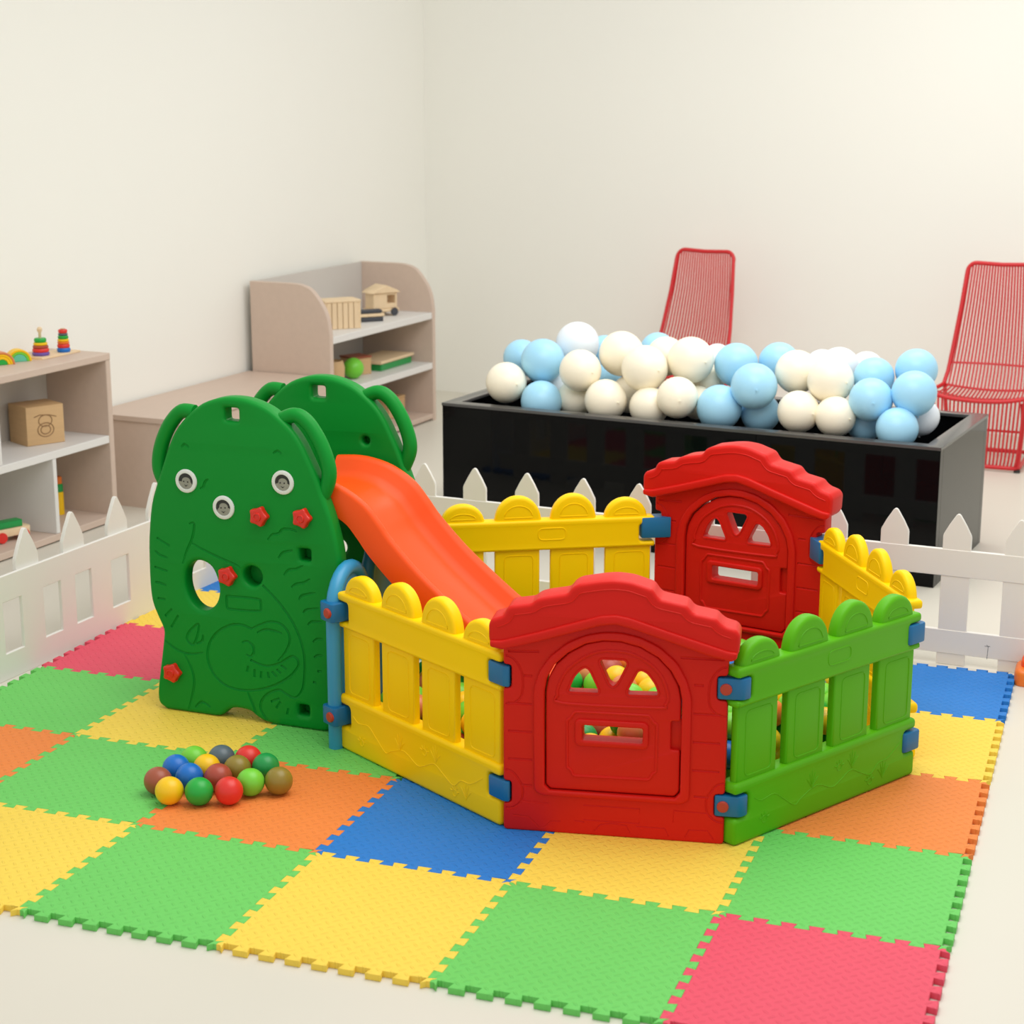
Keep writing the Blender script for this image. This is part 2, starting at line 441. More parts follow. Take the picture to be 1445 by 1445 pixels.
RZ_A = math.atan2(.788 - 1.153, 1.376 - .774); RZ_G = math.atan2(1.496 - .858, 2.31 - 1.95)
RZ_C = R(-59.1); RZ_B = R(28.2)
RZ_F = math.atan2(.872 - .783, 1.927 - 1.389); RZ_2 = R(-12.8); S2 = 1.075
sC = (1.912, 2.172)
pA = slat_panel(.716, M_['yellow'], 'yellow slatted panel in front, between the blue post and the red door', (.774 - .018 * math.cos(RZ_A), 1.153 - .018 * math.sin(RZ_A), MAT), RZ_A, False)
pG = slat_panel(.725, M_['green'], 'green slatted panel at the front right of the play yard', (1.953, .863, MAT), RZ_G)
pB = slat_panel(.72, M_['yellow'], 'yellow slatted panel at the back, behind the orange chute', (.73, 1.963, MAT), RZ_B)
pC = dup(pB, (sC[0], sC[1], MAT), RZ_C, 'yellow slatted panel at the far right, seen from inside behind the green one')

# red door panels
ROOF = [(-0.025, 0.481), (-0.037, 0.50), (-0.037, 0.541), (-0.030, 0.554), (0.001, 0.565), (0.009, 0.583), (0.019, 0.590), (0.069, 0.598), (0.082, 0.610), (0.1, 0.616), (0.157, 0.627), (0.168, 0.644), (0.184, 0.653),
        (0.241, 0.664), (0.272, 0.667), (0.309, 0.664), (0.361, 0.648), (0.371, 0.633), (0.380, 0.624), (0.443, 0.612), (0.455, 0.597), (0.463, 0.592), (0.514, 0.583), (0.525, 0.571), (0.536, 0.564), (0.562, 0.557), (0.572, 0.544), (0.570, 0.498), (0.555, 0.483), (0.54, 0.480), (0.504, 0.492),
        (0.321, 0.549), (0.275, 0.560), (0.237, 0.555), (0.085, 0.506), (-0.001, 0.482)]
BAND = [(-.033, .486), (-.033, .502), (-0.005, 0.503), (0.084, 0.529), (0.237, 0.578), (0.274, 0.582), (0.31, 0.576), (0.399, 0.548), (0.545, 0.505), (.567, .503), (.566, .488), (.553, .480), (0.504, 0.490), (0.321, 0.547), (0.275, 0.558), (0.237, 0.553), (0.085, 0.504), (-0.001, 0.480)]
DOOR = [(0.103, 0.128), (0.102, 0.282), (0.102, 0.370), (0.108, 0.405), (0.126, 0.44), (0.159, 0.472), (0.201, 0.497), (0.243, 0.507), (0.285, 0.507), (0.332, 0.496), (0.375, 0.472), (0.406, 0.440), (0.426, 0.403), (0.433, 0.368), (.433, .312), (.410, .312), (.410, .237), (.433, .237), (0.433, 0.13), (0.422, 0.117), (0.114, 0.117)]
RING = [(0.074, 0.112), (0.072, 0.28), (0.072, 0.375), (0.085, 0.420), (0.111, 0.461), (0.154, 0.499), (0.201, 0.522), (0.243, 0.531), (0.285, 0.532), (0.332, 0.523), (0.379, 0.501), (0.422, 0.463), (0.447, 0.418), (0.459, 0.372), (0.459, 0.25), (0.459, 0.112), (.44, .100), (.092, .100)]
FAN = [(0.131, 0.363), (0.133, 0.385), (0.154, 0.428), (0.196, 0.463), (0.233, 0.479), (0.267, 0.483), (0.312, 0.478), (0.359, 0.453), (0.389, 0.417), (0.402, 0.374), (0.395, 0.352), (0.377, 0.344), (0.144, 0.342)]
HOLES = [[(0.155, 0.375), (0.17, 0.412), (0.186, 0.432), (0.199, 0.439), (0.21, 0.431), (0.234, 0.380), (0.232, 0.371), (0.16, 0.370)],
         [(0.231, 0.454), (0.238, 0.462), (0.296, 0.462), (0.303, 0.452), (0.279, 0.399), (0.267, 0.389), (0.256, 0.397)],
         [(0.300, 0.382), (0.326, 0.435), (0.336, 0.439), (0.352, 0.431), (0.371, 0.405), (0.380, 0.380), (0.376, 0.373), (0.303, 0.371)],
         [(0.193, 0.290), (0.342, 0.290), (0.342, 0.250), (0.193, 0.250)]]
PANEL = [(0.155, 0.300), (.162, .303), (0.174, 0.322), (0.356, 0.323), (.368, .305), (0.376, 0.302), (0.376, 0.178), (.369, .175), (0.359, 0.157), (0.172, 0.155), (.164, .172), (0.156, 0.175)]
SLOTF = [(0.175, 0.296), (0.182, 0.305), (0.347, 0.305), (0.356, 0.297), (0.356, 0.244), (0.347, 0.236), (0.184, 0.235), (0.175, 0.243)]
def line(cut, pts, r=.0036, y=-0.00037, closed=False):
    tube(cut, [(a, y, b) for a, b in pts], r, 8, closed)
def door_panel(label, loc, rz):
    t = thing('play_gate', label, 'play fence panel', loc, rz, 'play yard door panels')
    nt = .026
    body = [(-.004, 0), (.545, 0), (.545, .072), (.545 - nt, .072), (.545 - nt, .130), (.545, .130), (.545, .372), (.545 - nt, .372), (.545 - nt, .434), (.545, .434), (.545, .52), (.275, .60), (-.004, .52), (-.004, .434), (.016, .434), (.016, .374), (-.004, .374), (-.004, .130), (.016, .130), (.016, .072), (-.004, .072)]
    bm = bmesh.new()
    opening = inset([(a, b) for a, b in DOOR if not (.40 < a < .42 and .2 < b < .32) and not (a == .433 and .2 < b < .32)][::-1], -.003)
    slab(bm, [roundc(body, .010, 3), opening], 0, .05, .0045)
    cut = bmesh.new()
    for v in (.408, .335, .262, .189):
        a0 = .047 if v > .35 else .008
        line(cut, [(a0, v), (.068, v)])
        line(cut, [(.464, v), (.487 if v > .35 else .53, v)])
    line(cut, [(.47, .121), (.505, .121)]); line(cut, [(.04, .121), (.068, .121)])
    line(cut, [(.008, .469), (.085, .472)]); line(cut, [(.43, .476), (.536, .476)])
    for x0, sg in ((-.002, 1), (.547, -1)):
        for c0, c1 in ((.335, .458), (.060, .16)):
            line(cut, crom([(x0 + sg * .004, c1), (x0 + sg * .022, c1 - .006), (x0 + sg * .040, c1 - .03), (x0 + sg * .047, (c0 + c1) / 2), (x0 + sg * .043, c0 + .02), (x0 + sg * .022, c0), (x0 + sg * .004, c0 - .002)], 4, False), .0032)
    for pts in ([(.043, .079), (.111, .077)], [(.197, .079), (.337, .079), (.337, .040), (.198, .040)], [(.422, .081), (.505, .079)], [(.422, .081), (.42, .05)], [(.02, .04), (.06, .038), (.086, .012), (.10, .012), (.115, .030), (.14, .032)],
                [(.225, .012), (.24, .03), (.27, .036), (.305, .032), (.315, .012)], [(.33, .032), (.40, .032), (.41, .012)], [(.45, .012), (.46, .032), (.505, .034), (.52, .012)], [(.175, .036), (.20, .034)]):
        line(cut, pts, .0018)
    me = carve(bm, cut)
    obj('wall_board', me, M_['red'], t)
    bm = bmesh.new(); slab(bm, [roundc(RING, .014, 4), opening], -.009, .003, .005, 0.0)
    obj('door_frame', bm, M_['red'], t)
    bm = bmesh.new(); slab(bm, [roundc(DOOR, .006, 3)] + [roundc(h, .006, 3) for h in HOLES], .001, .044, .004)
    slab(bm, [rect(.405, .436, .232, .316)], .014, .044, .002)
    slab(bm, [roundc(SLOTF, .006, 3), roundc(HOLES[3], .006, 3)], -.006, .006, .004, 0)
    tube(bm, [(a, .0012, b) for a, b in crom(FAN, 3)], .0042, 7, True)
    tube(bm, [(a, .0012, b) for a, b in roundc(PANEL, .005, 2)], .0038, 7, True)
    for h in HOLES[:3]:
        tube(bm, [(a, .002, b) for a, b in roundc(h, .006, 2)], .003, 6, True)
    obj('door', bm, M_['red'], t)
    bm = bmesh.new(); slab(bm, [roundc(ROOF, .012, 4)], -.022, .066, .010, n=4)
    tube(bm, [(a, -.0224, b) for a, b in inset(roundc(ROOF[2:27], .009, 2), -.022)][3:-3], .0016, 5)
    obj('roof', bm, M_['red'], t)
    bm = bmesh.new(); slab(bm, [roundc(BAND, .006, 3)], -.030, -.012, .006, 0)
    obj('roof_edge', bm, M_['red'], t)
    return t
dF = door_panel('nearer red door panel with gabled roof, at the front of the play yard', (1.387, .783, MAT), RZ_F)
d2 = dup(dF, (1.356, 2.343, MAT), RZ_2, 'rear red door panel with gabled roof, at the back of the play yard')
d2.scale = (S2, S2, S2)
pC.scale = (.948, .8, 1)

# blue connectors between the panels
def clip(parent, a, ra, b, rb, zc, pin=None, la=.045, lb=.045, back=.026, hh=.027):
    """a = end of one panel front line (panel runs away at angle ra), b = start of the other"""
    bpy.context.view_layer.update()
    def pt(p, ang, d, flip): # point d along the panel, in mid thickness
        nx, ny = (-math.sin(ang), math.cos(ang))
        return Vector((p[0] + math.cos(ang) * d + nx * back, p[1] + math.sin(ang) * d + ny * back))
    A = pt(a, ra, -la, 0); B = pt(b, rb, lb, 0)
    h = .029
    da = Vector((math.cos(ra), math.sin(ra))); db = Vector((math.cos(rb), math.sin(rb))); na = Vector((-da.y, da.x)); nb = Vector((-db.y, db.x))
    def meet(o):   # where the two offset lines cross
        p = A + na * o; q = B + nb * o; cr = da.x * db.y - da.y * db.x
        t = ((q.x - p.x) * db.y - (q.y - p.y) * db.x) / cr
        return p + da * t
    lp = [tuple(A - na * h), tuple(meet(-h)), tuple(B - nb * h), tuple(B + nb * h), tuple(meet(h)), tuple(A + na * h)]
    bm = bmesh.new(); slab(bm, [roundc(lp, .009, 3)], -(zc + hh), -(zc - hh), .004, n=2, mp=PLANMAP)
    inv = parent.matrix_world.inverted()
    xform(bm, inv)
    o = obj('hinge_clip', bm, M_['clip'], parent)
    o['label'] = 'blue hinge clip'
    if pin:
        p, ang, side = pin
        q = Vector((p[0], p[1], zc))
        nrm = Vector((math.sin(ang), -math.cos(ang), 0)) * side
        M = Matrix.Translation(q) @ nrm.to_track_quat('Z', 'Y').to_matrix().to_4x4()
        bm = bmesh.new(); lathe(bm, [(.0, -.004), (.0145, -.004), (.0145, .004), (.0125, .0065), (0, .0075)], 20, M)
        xform(bm, inv)
        po = obj('pin', bm, M_['pin'], o); po['label'] = 'red pin'
    return o
ZH, ZL = MAT + .403, MAT + .101
def on(p, ang, d, out=.003): return (p[0] + math.cos(ang) * d + math.sin(ang) * out, p[1] + math.sin(ang) * d - math.cos(ang) * out)
eA = (.774 + .698 * math.cos(RZ_A), 1.153 + .698 * math.sin(RZ_A)); sF = (1.387, .783); eF = (1.387 + .545 * math.cos(RZ_F), .783 + .545 * math.sin(RZ_F))
sG = (1.953, .863); eG = (1.953 + .725 * math.cos(RZ_G), .863 + .725 * math.sin(RZ_G))
eC = (sC[0] + .72 * math.cos(RZ_C), sC[1] + .72 * math.sin(RZ_C))
s2 = (1.356, 2.343); e2 = (s2[0] + .545 * S2 * math.cos(RZ_2), s2[1] + .545 * S2 * math.sin(RZ_2))
eB = (.73 + .72 * math.cos(RZ_B), 1.963 + .72 * math.sin(RZ_B))
POST = (.756, 1.153)
for z in (ZH, ZL):
    clip(pA, eA, RZ_A, sF, RZ_F, z, None, .046, .012)
    clip(dF, eF, RZ_F, sG, RZ_G, z, (on(eF, RZ_F, -.004), RZ_F, 1), .025, .046)
    # far right corner: green panel against the inner face of the far yellow panel
    bpy.context.view_layer.update()
    bm = bmesh.new(); slab(bm, [roundc(rect(.668, .738, -.006, .060), .012, 3)], -(z - MAT + .027), -(z - MAT - .027), .004, n=2, mp=PLANMAP)
    o = obj('hinge_clip', bm, M_['clip'], pG); o['label'] = 'blue hinge clip'
    clip(d2, eB, RZ_B, s2, RZ_2, z + .016, (on(s2, RZ_2, .004, .010), RZ_2, 1), .046, .020, hh=.034)
    clip(d2, e2, RZ_2, sC, RZ_C, z + .016, None, .028, .030, hh=.034)
    # clip round the blue post
    bm = bmesh.new(); slab(bm, [roundc(rect(-.036, .030, -.036, .056), .014, 3)], -(z - MAT + .027), -(z - MAT - .027), .004, n=2, mp=PLANMAP)
    o = obj('hinge_clip', bm, M_['clip'], pA); o['label'] = 'blue hinge clip'
    bm = bmesh.new(); lathe(bm, [(0, -.004), (.0145, -.004), (.0145, .004), (.0125, .0065), (0, .0075)], 20, Matrix.Translation((.010, -.036, z - MAT)) @ Vector((0, -1, 0)).to_track_quat('Z', 'Y').to_matrix().to_4x4())
    po = obj('pin', bm, M_['pin'], o); po['label'] = 'red pin'

# blue arched connectors beside the chute
def arch_panel(label, loc, rz, L, H):
    t = thing('arched_connector', label, 'play fence panel', loc, rz, 'blue arched connectors under the chute')
    r = .021
    path = [(0, 0, .0), (0, 0, H - L * .62)]
    for k in range(1, 12):
        a = PI - PI * k / 12; path.append((L / 2 + L / 2 * math.cos(a), 0, H - L * .62 + (L * .62 - r) * math.sin(a)))
    path += [(L, 0, H - L * .62), (L, 0, 0)]
    bm = bmesh.new(); tube(bm, path, r, 14); obj('tube_frame', bm, M_['tube'], t)
    bm = bmesh.new(); slab(bm, [[(x, z) for x, y, z in path]], -.008, .008, .002)
    obj('infill_panel', bm, M_['tube'], t)
    return t
arch_panel('nearer blue arched connector, its post clipped to the front yellow panel', (.748, 1.160, MAT), R(90), .205, .520)
arch_panel('farther blue arched connector, half hidden under the orange chute', (.738, 1.412, MAT), R(92), .30, .565)

# ------------------------------------------------------------------ elephant slide
EO = (.121, 1.276, MAT)
EL = thing('elephant_slide', 'green elephant-shaped slide with an orange chute, behind the heap of loose balls', 'slide', EO, R(-2.0))
EOUT = [(.016, 0), (-.005, .012), (-.013, .03), (-.011, .069), (.004, .155), (.014, .215), (.016, .250), (-.002, .290), (-.016, .325), (-.022, .365), (-.023, .428), (-.019, .526), (-.005, .625), (.017, .691), (.038, .744), (.059, .796), (.086, .849), (.128, .898), (.179, .936), (.236, .956), (.285, .961), (.333, .956), (.387, .938), (.427, .912), (.467, .877), (.493, .841), (.512, .805), (.537, .752), (.556, .70), (.577, .645), (.594, .583), (.604, .53), (.605, .47), (.602, .40), (.592, .25), (.578, .10), (.568, .03), (.552, .004), (.53, 0)]
EBOT = [(.385, 0), (.345, .006), (.322, .016), (.298, .031), (.254, .034), (.226, .024), (.206, .006), (.185, 0)]
EHOLE = [(.099, .40), (.105, .441), (.128, .466), (.157, .472), (.189, .457), (.207, .420), (.211, .380), (.196, .343), (.162, .322), (.129, .333), (.108, .362)]
def circ(cx, cy, r, n=20, rx=None): return [(cx + (rx or r) * math.cos(2 * PI * k / n), cy + r * math.sin(2 * PI * k / n)) for k in range(n)]
GROOVES = [
 [(.123, .581), (.140, .583), (.132, .54), (.112, .50), (.096, .459)], [(.131, .524), (.166, .508), (.223, .488), (.272, .473), (.288, .465)],
 [(.109, .806), (.12, .815), (.134, .807)], [(.407, .81), (.421, .818), (.432, .81)], [(.194, .719), (.183, .711), (.175, .694), (.164, .689)],
 [(.38, .557), (.395, .574), (.416, .579), (.43, .593), (.458, .595), (.475, .59)], [(.413, .506), (.428, .524), (.459, .534)], [(.429, .457), (.443, .474), (.468, .48), (.492, .492)],
 [(.452, .424), (.466, .435), (.494, .443), (.512, .455)], [(.475, .39), (.487, .404), (.528, .416)], [(.488, .351), (.498, .362), (.537, .371)], [(.501, .317), (.515, .329), (.546, .332)], [(.516, .268), (.53, .279), (.548, .281)], [(.518, .223), (.533, .231), (.546, .231)],
 [(.012, .529), (.054, .509)], [(.004, .49), (.02, .478), (.045, .472)], [(.0, .44), (.043, .431)], [(.0, .393), (.012, .393), (.037, .388)], [(.005, .345), (.031, .344)], [(.028, .292), (.052, .317)], [(.047, .26), (.073, .299)],
 [(.024, .216), (.045, .202), (.071, .190), (.108, .185), (.152, .194)], [(.085, .185), (.106, .15), (.118, .105), (.109, .057), (.092, .004)],
 [(.335, .276), (.364, .289), (.399, .287), (.416, .282)], [(.358, .421), (.409, .375), (.455, .316), (.481, .254), (.488, .197), (.481, .131), (.466, .102), (.448, .092), (.42, .103), (.4, .11), (.363, .093), (.341, .066), (.34, .04), (.362, .006)],
 [(.296, .094), (.312, .056), (.326, .018)], [(.118, .021), (.141, .04), (.17, .027)], [(.528, .182), (.542, .184)], [(.513, .148), (.523, .146)],
 [(.302, .171), (.297, .153)], [(.323, .164), (.321, .14)], [(.345, .16), (.342, .139)], [(.366, .16), (.369, .143)], [(.38, .164), (.394, .149)], [(.395, .172), (.408, .162)], [(.410, .186), (.428, .176)],
 [(.373, .071), (.402, .084)], [(.39, .053), (.405, .075)], [(.425, .038), (.43, .058)], [(.154, .249), (.15, .229), (.131, .22)],
 [(.317, .286), (.286, .294), (.25, .29), (.206, .265), (.175, .225), (.167, .178), (.185, .133), (.22, .104), (.27, .094), (.328, .101), (.386, .122), (.436, .154), (.465, .187), (.466, .207), (.452, .218), (.438, .213), (.402, .190), (.359, .178), (.31, .190)],
 [(.317, .286), (.343, .3), (.379, .314), (.413, .311), (.437, .288), (.44, .256), (.421, .221), (.40, .198)],
 [(.284, .241), (.302, .246), (.319, .235), (.322, .216), (.311, .201), (.297, .206)],
]
LOOPS = [[(.239, .373), (.25, .377), (.34, .378), (.350, .37), (.350, .35), (.342, .342), (.25, .338), (.239, .345)], [(.111, .257), (.099, .236), (.102, .223), (.12, .215), (.136, .247), (.141, .281)]]
def elephant_side(near):
    th = .055
    outer = crom(EOUT, 3, False) + crom(EBOT, 3, False)
    holes = [crom(EHOLE, 4)]
    holes.append(roundc(rect(.252, .297, .892, .930), .008, 3))
    if near: holes += [roundc(rect(.478, .513, .505, .540), .006, 2), roundc(rect(.461, .495, .040, .072), .006, 2), circ(.324, .443, .030, 24)]
    else: holes += [circ(.43, .772, .012, 16), circ(.333, .432, .025, 24)]
    bm = bmesh.new(); slab(bm, [outer] + holes, 0, th, .013, n=4)
    # backing so the moulded sockets read as deep pockets rather than as openings
    if near:
        slab(bm, [roundc(rect(.470, .521, .497, .548), .006, 2)], .049, .054, .001)
        slab(bm, [roundc(rect(.453, .503, .034, .080), .006, 2)], .049, .054, .001)
        slab(bm, [circ(.324, .443, .036, 24)], .049, .054, .001)
    if not near: slab(bm, [circ(.43, .772, .018, 16)], .036, .05, .001)
    if near:
        cut = bmesh.new()
        for g in GROOVES:
            p = crom(g, 4, False) if len(g) > 2 else g
            m = len(p); rr = [.0046 * (0.55 + 0.45 * math.sin(PI * (k + .5) / m)) if len(g) < 9 else .0044 for k in range(m)]
            tube(cut, [(a, -.0004, b) for a, b in p], rr, 8)
        for g in LOOPS: tube(cut, [(a, -.0004, b) for a, b in crom(g, 3)], .0042, 8, True)
        src = carve(bm, cut)
    else: src = bm
    return src
HL = [(.140, .030, .905), (.098, .030, .905), (.062, .030, .872), (.034, .030, .825), (.017, .030, .775), (.014, .030, .73), (.030, .030, .690)]
HR = [(.415, .030, .900), (.462, .030, .918), (.498, .030, .903), (.530, .030, .862), (.553, .030, .815), (.565, .030, .770), (.562, .030, .735), (.545, .030, .695)]
def knob(bm, M):
    pts = []
    for k in range(60):
        a = 2 * PI * k / 60; r = .0262 + .0030 * math.cos(5 * a) + .0006 * math.cos(10 * a); pts.append((r * math.cos(a), r * math.sin(a)))
    b2 = bmesh.new(); slab(b2, [pts], -.020, .0, .005, 0, mp=PLANMAP)
    lathe(b2, [(.013, .019), (.0115, .0235), (.0095, .024), (.0085, .0215), (0, .0215)], 20)
    xform(b2, M); me = bpy.data.meshes.new('t'); b2.to_mesh(me); b2.free(); bm.from_mesh(me); bpy.data.meshes.remove(me)
def face_front(u, v, y=0): return Matrix.Translation((u, y, v)) @ Matrix.Rotation(PI / 2, 4, 'X')
def badge_mesh(var):
    bm = bmesh.new()
    lathe(bm, [(0, .002), (.0235, .002), (.024, .005), (.031, .0055), (.034, .004), (.035, 0)], 32, mi=0)
    # grey portrait disc with dark hair and features
    q = 1.2
    slab(bm, [circ(0, 0, .0235, 28)], -.0032, 0, 0, 0, mp=PLANMAP, mi=1)
    hair = [(.0225 * math.cos(a), .0225 * math.sin(a)) for a in [R(-12 + var * 10 + 204 * k / 20) for k in range(21)]]
    low = [(.0145 * math.cos(a) + .0015, .011 * math.sin(a) + .002 + var * .001) for a in [R(192 - 204 * k / 14) for k in range(15)]]
    slab(bm, [hair + low], -.0040, -.001, 0, 0, mp=PLANMAP, mi=2)
    for x, y, r in ((-.007, -.001, .0022), (.006, -.001 + var * .001, .0022)): slab(bm, [circ(x, y, r, 10)], -.0040, -.001, 0, 0, mp=PLANMAP, mi=2)
    slab(bm, [[(-.006, -.010), (0, -.0125), (.007, -.010), (0, -.0155)]], -.0040, -.001, 0, 0, mp=PLANMAP, mi=2)
    return bm
for near in (True, False):
    sp = obj('side_panel', elephant_side(near), M_['elephant'], EL, ang=32)
    sp.location = (0, 0, 0) if near else (.053, .428, 0)
    for path in (HL, HR):
        bm = bmesh.new(); tube(bm, crom(path, 5, False), .0215, 14); obj('grab_handle', bm, M_['elephant'], sp)
    if near:
        for k, (u, v) in enumerate(((.121, .708), (.435, .729), (.241, .640))):
            bm = badge_mesh(k - 1); xform(bm, face_front(u, v, -.0005)); b = obj('badge', bm, [M_['badgewhite'], M_['badgegrey'], M_['badgedark']], sp)
            b['label'] = 'round white badge with a grey portrait'
        for u, v in ((.359, .626), (.496, .633), (.248, .439), (.048, .122)):
            bm = bmesh.new(); knob(bm, face_front(u, v, .001)); b = obj('knob', bm, M_['knob'], sp); b['label'] = 'red star knob'
# chute
RAIL = [(.53, .748), (.60, .753), (.66, .747), (.72, .729), (.785, .690), (.83, .640), (.868, .592), (.95, .510), (1.045, .432), (1.15, .355), (1.25, .300), (1.34, .268)]
def chute_mesh():
    bm = bmesh.new()
    P = crom([(a, b) for a, b in RAIL], 5, False)
    w = .172; sec_t = []
    top = [(-w, -.085), (-w, -.012), (-w + .006, -.003), (-w + .014, 0), (-w + .024, -.003), (-w + .034, -.014), (-w + .048, -.038), (-w + .066, -.055), (-w + .092, -.062)]
    top = top + [(-a, b) for a, b in top[::-1]]
    bot = [(w - .014, -.088), (w - .05, -.078), (w - .09, -.076)]; bot = bot + [(-a, b) for a, b in bot[::-1]]
    sec = top + bot
    rings = []
    for i, p in enumerate(P):
        a = Vector(P[max(i - 1, 0)]); b = Vector(P[min(i + 1, len(P) - 1)]); t = (b - a).normalized(); n = Vector((-t.y, t.x))
        if n.y < 0: n = -n
        rings.append([bm.verts.new((p[0] + n.x * h, yy, p[1] + n.y * h)) for yy, h in sec])
    m = len(sec)
    for a, b in zip(rings, rings[1:]):
        for k in range(m): bm.faces.new((a[k], a[(k + 1) % m], b[(k + 1) % m], b[k]))
    bm.faces.new(rings[0]); bm.faces.new(rings[-1])
    bmesh.ops.recalc_face_normals(bm, faces=bm.faces[:])
    return bm
bm = chute_mesh()
xform(bm, Matrix.Translation((-.121, .242, -MAT)) @ Matrix.Rotation(R(-1.5), 4, 'Z'))
ch = obj('chute', bm, M_['chute'], EL, ang=50); ch['label'] = 'orange slide chute'
bm = bmesh.new(); box(bm, .10, .47, .055, .428, .60, .64, .008); obj('platform', bm, M_['elephant'], EL)

# ------------------------------------------------------------------ loose balls
def ball_mesh(r, n=32, m=18):
    bm = bmesh.new(); bmesh.ops.create_uvsphere(bm, u_segments=n, v_segments=m, radius=r); me = bpy.data.meshes.new('ball'); bm.to_mesh(me); bm.free(); finish(me, 180); return me
BR = .037
BALLM = {}
def ball(colour, loc, label, group):
    if colour not in BALLM:
        me = ball_mesh(BR); me.materials.append(M_['b_' + colour]); BALLM[colour] = me
    o = bpy.data.objects.new('plastic_ball', BALLM[colour]); C.objects.link(o); o.location = loc
    o.rotation_euler = (random.random() * 3, random.random() * 3, random.random() * 3)
    return prop(o, label, 'ball', group)
random.seed(5)
def cam_ray(px, py):
    fw = Vector((-math.sin(YAW) * math.cos(PITCH), math.cos(YAW) * math.cos(PITCH), -math.sin(PITCH))); rt = Vector((math.cos(YAW), math.sin(YAW), 0)); up = rt.cross(fw)
    return fw + rt * ((px - 722.5) / 2512) + up * ((722.5 - py) / 2512)
LOOSE = [
 ((0.4507, 0.6938), 'brown', 'brown plastic ball at the left end of the loose heap, behind the yellow one'),
 ((0.5131, 0.6442), 'yellow', 'yellow plastic ball in the front row of the loose heap, at its left'),
 ((0.4510, 0.7881), 'blue', 'rear one of the two blue balls in the loose heap'),
 ((0.5148, 0.7457), 'blue', 'front one of the two blue balls in the loose heap'),
 ((0.4649, 0.8603), 'lime', 'lime green ball at the back left of the loose heap'),
 ((0.5265, 0.8183), 'yellow', 'yellow ball in the middle of the loose heap, right of the blue ones'),
 ((0.5882, 0.6655), 'green', 'mid green ball in the front row of the loose heap, between yellow and red'),
 ((0.5314, 0.8916), 'slate', 'dark slate grey ball at the back of the loose heap'),
 ((0.5882, 0.7679), 'rust', 'rusty brown ball in the middle of the loose heap, behind the red one'),
 ((0.6587, 0.6953), 'red', 'bright red ball in the front row of the loose heap'),
 ((0.6074, 0.8389), 'olive', 'olive ball in the middle of the loose heap, before the rear red one'),
 ((0.6020, 0.9122), 'red', 'red ball at the back right of the loose heap'),
 ((0.6848, 0.7655), 'lime', 'bright lime green ball at the front right of the loose heap'),
 ((0.6722, 0.8773), 'forest', 'dark green ball at the right of the loose heap'),
 ((0.7502, 0.7990), 'olive', 'olive ball at the right end of the loose heap, on the orange tile'),
]
for (x, y), c, l in LOOSE: ball(c, (x, y, MAT + BR + .0005), l, 'loose balls in front of the slide')

# ------------------------------------------------------------------ ball pit
HEX = [(.80, 1.20), (1.40, .855), (1.90, .935), (2.225, 1.48), (1.90, 2.09), (1.37, 2.29), (.80, 2.00)]
def inside(x, y, m):
    for i in range(len(HEX)):
        a, b = HEX[i], HEX[(i + 1) % len(HEX)]
        dx, dy = b[0] - a[0], b[1] - a[1]
        if (dx * (y - a[1]) - dy * (x - a[0])) / math.hypot(dx, dy) < m: return False
    return True
def pile_top(x, y):
    h = .235 - .10 * max(0, (1.30 - x)) / .5
    return h + .03 * math.sin(5.1 * x + 1) * math.sin(4.3 * y + .5) - .19 * max(0, y - 1.6)
random.seed(11)
PITC = ['lime'] * 9 + ['green'] * 7 + ['yellow'] * 7 + ['rust', 'orange', 'peach', 'forest', 'peach', 'lime', 'yellow', 'green'] * 2 + ['blue']
cand = []
sp = .0765
for k in range(6):
    z = MAT + BR + .001 + k * .0605
    for r in range(30):
        for c in range(34):
            x = .74 + c * sp + (r % 2) * sp / 2; y = .80 + r * sp * .866 + (sp * .577 if k % 2 else 0)
            if inside(x, y, .040) and z + BR * .4 < pile_top(x, y) + .02:
                cand.append((x + random.uniform(-.0012, .0012), y + random.uniform(-.0012, .0012), z, k))
tops = {}
keep = []
for (x, y, z, k) in cand:
    above = z + .0605 + BR * .4 < pile_top(x, y) + .02 and inside(x, y + .02, .04)
    if not above: keep.append((x, y, z, 'top'))
    else:
        def dist(a, b): 
            dx, dy = b[0] - a[0], b[1] - a[1]; return (dx * (y - a[1]) - dy * (x - a[0])) / math.hypot(dx, dy)
        dd = [dist(HEX[i], HEX[i + 1]) for i in range(3)]
        if min(dd) < (.09 if k < 2 else .105): keep.append((x, y, z, ('behind the slats of the front yellow panel', 'just behind the front red door', 'behind the slats of the green panel')[dd.index(min(dd))]))
# a ball that touches nothing lower gets one under it
kset = {(a, b, c) for a, b, c, w in keep}
i = 0
while i < len(keep):
    x, y, z, w = keep[i]; i += 1
    if z < MAT + BR + .01: continue
    if any(q[2] < z - .02 and (q[0] - x) ** 2 + (q[1] - y) ** 2 + (q[2] - z) ** 2 < .082 ** 2 for q in kset): continue
    low = [q for q in cand if abs(z - .0605 - q[2]) < .003]
    if low:
        q = min(low, key=lambda q: (q[0] - x) ** 2 + (q[1] - y) ** 2)[:3]
        if q not in kset: kset.add(q); keep.append((*q, 'lying deeper in the pit, under the top layer'))
def chute_low(x):   # rough height of the chute's underside
    pts = [(.53, .64), (.72, .61), (.83, .51), (.95, .40), (1.045, .32), (1.15, .25), (1.25, .20), (1.36, .17)]
    for a, b in zip(pts, pts[1:]):
        if a[0] <= x <= b[0]: return a[1] + (b[1] - a[1]) * (x - a[0]) / (b[0] - a[0])
    return 9

